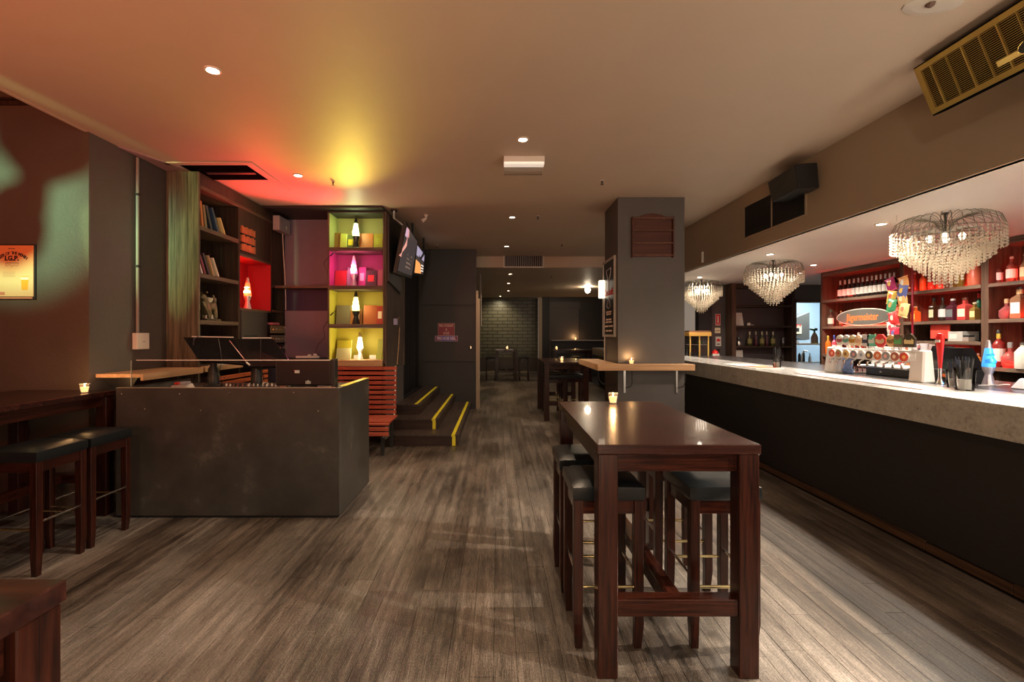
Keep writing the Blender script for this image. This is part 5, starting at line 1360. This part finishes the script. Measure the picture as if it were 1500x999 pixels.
# champagne bottles on the back wall
for k, px in enumerate((1097, 1106, 1115, 1122, 1131)):
    bottle('champagne_bottle', ['first dark green bottle beside the shaker on the back-wall shelf', 'second slim bottle on the back-wall shelf', 'third gold-green bottle in the middle of the back-wall shelf', 'fourth slim bottle on the back-wall shelf', 'last gold-foiled bottle beside the footed glass'][k],
           X9(px), 9.52, 1.2555, .285, .042 if k in (0, 2, 4) else .032, (.05, .05, .012) if k in (0, 2, 4) else (.06, .012, .02), (.22, .18, .05) if k % 2 == 0 else None, (.65, .55, .35), 'champ', 'bottles on the back-wall shelf', neckcol=(.55, .50, .40), glass=False)

# back bar shelving along the right wall
t = prop('back_bar_shelving', 'long brown back-bar shelving along the right wall of the bar', 'shelves', 0, 0, 0)
XF, XBk = 5.30, 5.67
ups = [(7.80, 7.84), (6.24, 6.30), (5.16, 5.24), (3.95, 4.01)]
for a, b_ in ups: bx('upright', M['bar_wood'], t, XF, XBk, a, b_, 0, ZB - .003, .002)
bays = [(6.30, 7.80), (5.24, 6.24), (4.01, 5.16)]
for a, b_ in bays:
    bx('back_panel', M['bar_wood'], t, XBk - .012, XBk - .001, a, b_, .0, ZB - .003)
    bx('top_board', M['bar_wood_y'], t, XF, XBk - .013, a + .0005, b_ - .0005, ZB - .065, ZB - .003)
def bshelf(i, z, th=.04): a, b_ = bays[i]; bx('shelf', M['bar_wood_y'], t, XF - .004, XBk - .013, a + .0005, b_ - .0005, z - th, z, .002)
SH = {0: (2.035, 1.61, 1.16, .9), 1: (2.03, 1.645, 1.40, 1.13), 2: (2.03, 1.645, 1.13)}
for i in SH:
    for z in SH[i]: bshelf(i, z)
bx('worktop', M['black'], t, 5.0, 5.295, 4.0, 7.8, .86, .90); bx('base_cabinet', M['black_wall'], t, 5.02, 5.29, 4.0, 7.8, 0, .86)
# red light strips lying at the back of the shelves
def strip(i, z, wts, label):
    a, b_ = bays[i]
    s_ = thing('red_light_strip', label, 'light strip', (XBk - .045, (a + b_) / 2, z), 0, 'red strip lights of the back bar')
    L = (b_ - a) - .06
    bx('tube', emat((1, .05, .03), (1, .03, .015), 16), s_, -.008, .008, -L / 2, L / 2, .002, .014)
    light('AREA', (-.02, 0, .035), wts, (1, .025, .012), L, (XBk - .3 - .001, (a + b_) / 2, z + .5), size_y=.03, parent=None).location = (XBk - .07, (a + b_) / 2, z + .03)
strip(0, 2.0355, 1.93, 'red strip light behind the white-labelled wine bottles')
strip(1, 2.0305, 3.30, 'red strip light on the upper shelf behind the nearest chandelier')
strip(2, 2.0305, 2.75, 'red strip light on the upper shelf at the right edge')
strip(1, 1.6455, 1.93, 'red strip light behind the square whisky bottles')
strip(2, 1.6455, 1.65, 'red strip light on the middle shelf at the right edge')
strip(0, 1.1605, 2.20, 'red strip light behind the beer tap tower')
strip(2, 1.1305, 2.48, 'red strip light on the lower shelf behind the blue lava lamp')
strip(0, 1.6105, 2, 'red strip light behind the oval sign')
strip(1, 1.1305, 4, 'red strip light on the lower shelf behind the straws')

# wine row, top left bay
for k in range(13):
    px = 1231 + k * 6.6
    bottle('wine_bottle', ('leftmost' if k == 0 else ['', 'second', 'third', 'fourth', 'fifth', 'sixth', 'seventh', 'eighth', 'ninth', 'tenth', 'eleventh', 'twelfth', 'thirteenth'][k]) + (' of the white-labelled wine bottles, standing at the left end of the top row' if k == 0 else ' white-labelled dark wine bottle from the left end of the top row'), 5.40, Yat(px, 5.40), 2.0355, .295, .038, (.02, .012, .010), (.72, .68, .64), (.55, .55, .52), 'wine', 'white-labelled wine bottles in a row', glass=False, neckcol=(.60, .57, .55))
# oval sign
t = prop('oval_sign', 'grey oval sign with orange blackletter word standing on the left shelf', 'sign', 5.335, 7.0, 1.614)
n = 40
MB().prism([(.53 * math.cos(2 * PI * k / n), .125 + .125 * math.sin(2 * PI * k / n)) for k in range(n)], 'x', .004, .02).build('rim', cmat((.62, .58, .50), .35), t, .001)
MB().prism([(.515 * math.cos(2 * PI * k / n), .125 + .114 * math.sin(2 * PI * k / n)) for k in range(n)], 'x', .0, .0038).build('board', cmat((.10, .095, .085), .35), t)
text('Jägermeister', .150, (-.001, 0, .120), RL, cmat((.80, .17, .03), .5), t, sx=.80, bold=.002)
bottle('spirit_bottle', 'white-labelled bottle standing left of the oval sign', 5.40, Yat(1217, 5.40), 1.6105, .27, .042, (.10, .05, .04), (.72, .70, .60), (.05, .12, .08), 'spirit', glass=False)
bottle('spirit_bottle', 'pale bottle peeping out behind the left end of the oval sign', 5.50, Yat(1232, 5.5), 1.6105, .25, .03, (.25, .06, .03), (.5, .2, .1), (.5, .3, .1), 'spirit', glass=False)
# chips bags on a strip
t = prop('snack_strip', 'hanging display strip that holds the snack bags', 'display strip', 5.12, 6.02, 1.40)
bx('strip', M['darkred'], t, .04, .05, -.08, -.06, .05, .98); bx('hook', M['steel'], t, .025, .16, -.08, -.06, .96, .99)
bagc = [((.45, .04, .16), (.8, .5, .1)), ((.75, .35, .12), (.8, .8, .7)), ((.10, .12, .30), (.8, .5, .1)), ((.72, .50, .10), (.6, .1, .05)), ((.72, .36, .12), (.8, .7, .4)), ((.06, .30, .14), (.8, .3, .1)), ((.75, .12, .05), (.8, .7, .6)), ((.68, .52, .22), (.5, .2, .1)), ((.60, .04, .04), (.8, .6, .5)), ((.55, .03, .05), (.7, .7, .7)), ((.6, .55, .5), (.4, .05, .05)), ((.50, .03, .06), (.15, .12, .3))]
bagn = ['pink and orange', 'orange-red framed', 'navy and orange', 'yellow', 'orange', 'green', 'red-orange', 'golden', 'bright red', 'dark red', 'white and red', 'crimson']
bagp = [(1305, 410), (1324, 408), (1322, 420), (1306, 429), (1322, 432), (1306, 441), (1311, 452), (1324, 447), (1309, 460), (1307, 468), (1306, 474), (1310, 482)]
def bag(label, px, py, c1, c2, tilt, X):
    Y = Yat(px, X)
    t = thing('snack_bag', label, 'snack bag', (X, Y, H - (py - CY) * Y / F - .06), 0, 'snack bags on the hanging strip')
    vs = []; fs = []; n, m = 6, 8; w_, h_ = .148, .175
    for s_ in (-1, 1):
        for i in range(n + 1):
            for j in range(m + 1):
                u = i / n * 2 - 1; v = j / m * 2 - 1
                b_ = (1 - u ** 4) * (1 - v ** 2) ** .6 * .022
                vs.append((s_ * b_ + .004 * math.sin(5 * u + 3 * v), u * w_ / 2 * (1 - .06 * (1 - v * v)), (v + 1) / 2 * h_ - h_ / 2))
    N1 = (n + 1) * (m + 1)
    for s_ in (0, 1):
        for i in range(n):
            for j in range(m):
                a = s_ * N1 + i * (m + 1) + j; fs.append((a, a + m + 1, a + m + 2, a + 1))
    MB().add(vs, fs).build('bag', cmat(c1, .25), t, smooth=True)
    MB().lathe([(.036, 0), (.030, .006)], seg=12, sy=.8).build('print', cmat(c2, .3), t, loc=(-.019, 0, .01), rot=(0, -PI / 2, 0))
    MB().box(-.005, .005, -w_ / 2, w_ / 2, h_ / 2 - .012, h_ / 2).build('seal', cmat(tuple(min(1, c * 1.3 + .05) for c in c1), .3), t)
    MB().box(-.005, .005, -w_ / 2, w_ / 2, -h_ / 2, -h_ / 2 + .012).build('seal', cmat(tuple(min(1, c * 1.3 + .05) for c in c1), .3), t)
    t.rotation_euler = (math.radians(tilt), 0, 0)
for k, ((c1, c2), nm, (px, py)) in enumerate(zip(bagc, bagn, bagp)):
    bag(nm + ' snack bag ' + ('at the top of the hanging strip' if k < 2 else 'near the bottom of the hanging strip' if k > 8 else 'in the middle of the hanging strip'), px, py, c1, c2, (-18, -12, 14, 8, -10, 12, -22, 16, -14, 10, -6, 4)[k], 5.10 - .012 * (k % 3) - .010 * k / 3)

# middle shelf whisky bottles (centre bay)
sp = [(1341, .20, .042, (.55, .16, .03), (.80, .50, .10), (.75, .62, .35), 'square', 'square amber bottle with an orange label, leftmost on the middle shelf'),
      (1368, .285, .040, (.05, .02, .01), (.66, .62, .38), (.02, .02, .02), 'square', 'square black-necked bottle with a cream-green label on the middle shelf'),
      (1381, .285, .042, (.03, .015, .01), (.70, .68, .64), (.02, .02, .02), 'spirit', 'dark bottle with a white label on the middle shelf'),
      (1396, .262, .052, (.08, .02, .03), (.14, .16, .16), (.55, .52, .50), 'square', 'broad dark square bottle with a black label on the middle shelf'),
      (1414, .262, .056, (.50, .06, .05), (.72, .66, .46), (.15, .05, .03), 'square', 'broad red-lit bottle with a cream label on the middle shelf'),
      (1428, .20, .036, (.20, .12, .03), (.68, .55, .25), (.60, .50, .35), 'square', 'small gold-labelled bottle before the tall green one')]
for px, h_, r_, c_, l_, cp, shp, lab in sp:
    bottle('spirit_bottle', lab, 5.40, Yat(px, 5.40), 1.6455, h_, r_, c_, l_, cp, shp, 'spirit bottles on the middle shelf', glass=False)
bottle('spirit_bottle', 'tall dark green bottle with a red neck band at the end of the middle shelf', 5.50, Yat(1434, 5.5), 1.6455, .33, .036, (.01, .06, .03), None, (.02, .02, .02), 'wine', 'spirit bottles on the middle shelf', glass=False, neckcol=(.6, .05, .04))
# upper shelf, centre bay (behind the chandelier)
for k, (px, c_) in enumerate(((1340, (.3, .05, .03)), (1352, (.5, .2, .05)), (1364, (.25, .05, .03)), (1376, (.5, .12, .06)), (1388, (.4, .1, .05)), (1399, (.3, .12, .02)), (1408, (.35, .2, .03)))):
    bottle('liqueur_bottle', ['red-brown', 'amber', 'dark red', 'rosy', 'brown', 'olive', 'golden'][k] + ' bottle on the red-lit upper shelf behind the nearest chandelier', 5.44, Yat(px, 5.44), 2.0305, .26, .036, c_, None, (.5, .4, .3), 'spirit', 'bottles on the red-lit upper shelf', glass=True)
t = prop('ceramic_bottle', 'broad orange-red ceramic flask at the right end of the upper shelf', 'flask', 5.42, Yat(1428, 5.42), 2.0305)
MB().lathe([(.062, 0), (.066, .02), (.066, .17), (.03, .26), (.018, .30)], seg=18).build('body', cmat((.72, .15, .08), .35), t, smooth=True)
# right bay upper
bottle('spirit_bottle', 'white-labelled bottle with pale cap, left in the upper right bay', 5.42, Yat(1462, 5.42), 2.0305, .235, .040, (.12, .04, .03), (.72, .70, .70), (.72, .70, .66), 'spirit', 'bottles in the upper right bay', glass=False)
bottle('spirit_bottle', 'red-lit clear bottle with a white label, middle of the upper right bay', 5.42, Yat(1482, 5.42), 2.0305, .275, .044, (.30, .07, .05), (.74, .66, .62), (.62, .50, .45), 'spirit', 'bottles in the upper right bay')
bottle('spirit_bottle', 'green-labelled bottle cut by the right edge of the picture', 5.42, Yat(1502, 5.42), 2.0305, .28, .040, (.20, .16, .08), (.62, .66, .40), (.4, .35, .3), 'wine', 'bottles in the upper right bay', glass=False)
# right bay middle
bottle('decanter', 'squat pink decanter with a wooden stopper in the right bay', 5.42, Yat(1475, 5.42), 1.6455, .215, .066, (.38, .10, .10), None, (.62, .40, .22), 'squat', 'bottles in the middle right bay')
bottle('spirit_bottle', 'tall clear bottle with a white label and cork in the right bay', 5.42, Yat(1494, 5.42), 1.6455, .335, .058, (.34, .18, .10), (.74, .70, .66), (.10, .06, .06), 'square', 'bottles in the middle right bay', neckcol=(.65, .42, .22))
# right bay lower
bottle('spirit_bottle', 'red-lit gin-style bottle with a white label behind the blue lava lamp', 5.36, Yat(1463, 5.36), 1.1305, .40, .052, (.32, .03, .025), (.72, .66, .62), (.02, .02, .02), 'spirit', 'bottles on the lower right shelf', neckcol=(.55, .42, .06))
bottle('spirit_bottle', 'clear flask-shaped bottle glowing red on the lower right shelf', 5.36, Yat(1480, 5.36), 1.1305, .27, .070, (.42, .07, .06), None, (.30, .30, .30), 'squat', 'bottles on the lower right shelf')
bottle('ceramic_jug', 'white ceramic jug at the right edge on the lower shelf', 5.34, Yat(1500, 5.34), 1.1305, .27, .07, (.68, .62, .54), None, (.10, .09, .08), 'jug', 'bottles on the lower right shelf', glass=False)
# centre bay lower clutter
t = prop('storage_box', 'grey-white carton on the small middle shelf', 'box', 5.40, Yat(1403, 5.4), 1.4005)
bx('carton', cmat((.42, .40, .36), .6), t, -.07, .12, -.13, .05, 0, .115, .002); bx('label', M['offwhite'], t, -.0725, -.0705, -.06, .03, .03, .085); 
t = prop('storage_tin', 'small brown tin beside the grey-white carton', 'tin', 5.36, Yat(1419, 5.36), 1.4005); bx('tin', cmat((.28, .22, .18), .5), t, -.04, .04, -.035, .035, 0, .05, .002); bx('lid', M['black'], t, -.035, .035, -.03, .03, .0505, .07)
t = prop('red_board', 'bright red board under the middle shelf', 'board', 5.36, Yat(1376, 5.36), 1.45); bx('board', cmat((.62, .05, .03), .5), t, 0, .012, -.13, .12, -.02, .15)  # plain red panel fixed under the shelf
t = prop('paper_roll', 'green-white roll lying on the lower shelf behind the straws', 'roll', 5.30, Yat(1402, 5.30), 1.175); MB().tube([(0, .12, 0), (0, -.12, 0)], .035, 14).build('roll', cmat((.50, .58, .32), .5), t); MB().tube([(0, -.121, 0), (0, -.135, 0)], .02, 10).build('end', M['green'], t)
bottle('spirit_bottle', 'small orange bottle at the right end of the lower centre shelf', 5.36, Yat(1433, 5.36), 1.1305, .14, .03, (.75, .22, .05), (.8, .4, .1), (.4, .3, .3), 'spirit', 'small bottles on the lower centre shelf')
bottle('spirit_bottle', 'small red bottle on the lower centre shelf', 5.36, Yat(1424, 5.36), 1.1305, .12, .03, (.6, .05, .05), None, (.5, .05, .05), 'spirit', 'small bottles on the lower centre shelf')
t = prop('red_fruit_tub', 'glowing red tub behind the straw glasses', 'tub', 5.10, Yat(1396, 5.10), .905); MB().lathe([(.08, 0), (.10, .19), (.09, .19)], seg=16).build('tub', cmat((.60, .04, .03), .4), t, smooth=True)
# bottles behind the taps (left bay, lower shelf) standing in front on the shelf
lb = [(1213, .30, .040, (.75, .16, .02), None, (.65, .50, .06), 'orange aperitif bottle with a yellow cap, leftmost behind the tap tower'), (1222, .31, .034, (.45, .06, .10), (.6, .6, .6), (.05, .10, .45), 'bottle with a blue cap behind the tap tower'),
      (1229, .31, .032, (.30, .04, .03), (.65, .6, .55), (.20, .18, .08), 'dark-capped bottle with a white band behind the tap tower'), (1244, .33, .036, (.10, .03, .03), (.6, .5, .4), (.12, .06, .05), 'dark bottle with a silver pourer behind the tap tower'),
      (1250, .27, .028, (.12, .05, .02), None, (.70, .55, .10), 'small bottle with a yellow cap behind the tap tower'), (1262, .30, .034, (.35, .04, .03), None, (.60, .03, .03), 'bottle with a bright red cap behind the tap tower'),
      (1268, .35, .026, (.20, .07, .05), None, (.30, .15, .12), 'tall thin brown bottle behind the tap tower'), (1274, .33, .038, (.16, .06, .06), (.4, .3, .3), (.40, .38, .50), 'bottle with a lilac top behind the tap tower'), (1282, .34, .036, (.55, .05, .04), (.6, .58, .35), (.60, .30, .10), 'bottle with a green-red neck band behind the tap tower')]
for px, h_, r_, c_, l_, cp, lab in lb:
    bottle('liqueur_bottle', lab, 5.38, Yat(px, 5.38), 1.1605, h_, r_, c_, l_, cp, 'spirit', 'bottles behind the tap tower', glass=False, neckcol=cp)
t = prop('leaning_cocktail_bottle', 'tilted reddish bottle leaning behind the tap tower', 'bottle', 5.36, Yat(1254, 5.36), 1.165); MB().tube([(0, .08, .02), (0, .0, .20), (0, -.03, .26), (0, -.05, .32)], [.034, .034, .016, .014], 12).build('glass', cmat((.45, .08, .06), .2), t, smooth=True); MB().tube([(0, -.05, .32), (0, -.06, .345)], .017, 8).build('cap', M['offwhite'], t)
# appliances / glassware behind the right part of the tower
t = prop('white_dispenser', 'grey-white napkin dispenser behind the red tap sign', 'dispenser', 5.08, Yat(1298, 5.1), .9005)
bx('body', cmat((.55, .54, .50), .4), t, -.07, .12, -.16, .14, 0, .42, .006); bx('front', cmat((.30, .36, .32), .4), t, -.0715, -.0705, -.0, .13, .30, .40)
t = prop('glass_stack', 'stack of white-rimmed glasses behind the tap handles', 'glasses', 5.10, Yat(1332, 5.1), .9005)
bx('crate', cmat((.50, .46, .44), .4), t, -.07, .14, -.20, .18, 0, .46, .004)
for r_i in range(5):
    bx('crate_rib', M['white'], t, -.0735, -.0705, -.19, .17, .10 + r_i * .07, .115 + r_i * .07)
t = prop('cup_tower', 'tower of stacked clear cups beside the glass crate', 'cups', 5.06, Yat(1354, 5.06), .9005)
for k in range(7): MB().lathe([(.035, .02 + k * .065), (.045, .085 + k * .065 - .002)], seg=12).build('cup', cmat((.62, .60, .62), .3), t, smooth=True)
MB().lathe([(.05, 0), (.04, .02)], seg=12).build('foot', M['steel'], t)
for k, (px, c_, lab) in enumerate(((1318, (.06, .03, .03), 'dark bottle with a red edge behind the tap handles'), (1328, (.45, .16, .06), 'brown amber bottle before the glass crate'), (1346, (.05, .02, .04), 'nearly black bottle between the crate and the cup tower'))):
    bottle('spirit_bottle', lab, 4.96, Yat(px, 4.96), .9005, .46 + .02 * (k == 0), .038, c_, (.5, .1, .1) if k == 0 else None, (.3, .1, .1), 'spirit', 'bottles on the low worktop', glass=False)
t = prop('till_screen', 'tall dark payment terminal behind the red tap handle', 'terminal', 4.70, Yat(1387, 4.7), 0)
bx('post', M['dark_metal'], t, -.02, .02, -.02, .02, 0, 1.1); bx('screen', M['black_gloss'], t, -.05, -.02, -.10, .12, 1.10, 1.36, .004)
bx('label', M['offwhite'], t, -.0515, -.0505, -.05, .0, 1.16, 1.21)

# kitchen behind the opening
KY = 11.0
t = prop('spray_bottle', 'pale spray bottle with a green trigger standing on the kitchen sill', 'bottle', 6.53, 9.85, 1.30)
MB().lathe([(.055, 0), (.065, .02), (.065, .12), (.045, .18), (.02, .22)], seg=14).build('bottle', cmat((.66, .52, .42), .5), t, smooth=True)
MB().tube([(0, 0, .22), (0, 0, .28), (-.09, 0, .29)], [.02, .03, .02], 8).build('trigger', M['green'], t); bx('cap', M['black'], t, 0, .05, -.02, .02, .26, .31); MB().lathe([(.066, .0), (.066, .02)], (0, 0, -.001), 14).build('yellow_base', M['yellow'], t)
t = prop('kitchen_shelf', 'steel kitchen shelf behind the bar opening', 'shelf', 7.0, 11.2, 0)
bx('board', M['steel'], t, -.6, .75, -.25, .2, 1.24, 1.28); bx('leg', M['steel'], t, -.6, -.57, -.2, -.17, 0, 1.24); bx('leg', M['steel'], t, .6, .63, -.2, -.17, 0, 1.24); bx('lower_board', M['steel'], t, -.6, .75, -.25, .2, .82, .85)
t = prop('extractor_hood', 'dark sloping extractor hood in the kitchen', 'hood', 7.15, 11.6, 0)
MB().prism([(-.30, 1.72), (.42, 2.02), (.42, 1.36), (.30, 1.34), (-.30, 1.52)], 'y', 0, .5).build('hood', cmat((.10, .10, .09), .4), t)
t2 = prop('kitchen_notice', 'striped notice sheet on the sloping kitchen hood', 'notice', 7.20, 11.585, 1.50); bx('sheet', M['cream'], t2, 0, .17, 0, .010, 0, .20); bx('figure', M['black'], t2, .03, .11, -.004, -.001, .05, .14)
for k in range(4): bx('stripe', M['red'], t2, .01 + k * .04, .028 + k * .04, -.004, -.001, .16, .23)
t = prop('folded_cloths', 'striped folded cloths on the kitchen shelf', 'cloths', 6.75, 11.1, 1.2805); MB().prism([(-.35, 0), (.25, 0), (.25, .05), (-.05, .16), (-.35, .22)], 'y', 0, .2).build('pile', M['offwhite'], t)
for k in range(5): MB().prism([(-.32 + k * .08, .001), (-.29 + k * .08, .001), (-.33 + k * .08 + .0, .17), (-.36 + k * .08, .17)], 'y', -.006, -.001).build('stripe', M['black'], t)
t = prop('utensil_group', 'dark utensils and machine parts on the lower kitchen board', 'utensils', 6.9, 11.05, .8505)
for k in range(7): MB().lathe([(.035, 0), (.03, .10 + .05 * (k % 3)), (.012, .14 + .05 * (k % 3)), (.014, .20 + .05 * (k % 2))], (-.40 + k * .12, (k % 2) * .05, 0), 8).build('jar', M['black'] if k % 3 else M['steel'], t)
t = prop('sink_unit', 'steel sink bench below the kitchen shelf', 'sink', 6.9, 10.7, 0); bx('bench', M['steel'], t, -.7, .6, -.2, .14, .70, .80); bx('front', cmat((.5, .55, .5), .4), t, -.7, .6, -.19, -.17, 0, .70)
MB().tube([(-.1, 0, .80), (-.08, .0, 1.05), (-.05, -.02, 1.12), (0, -.08, 1.10)], .014, 8).build('tap', M['white'], t)
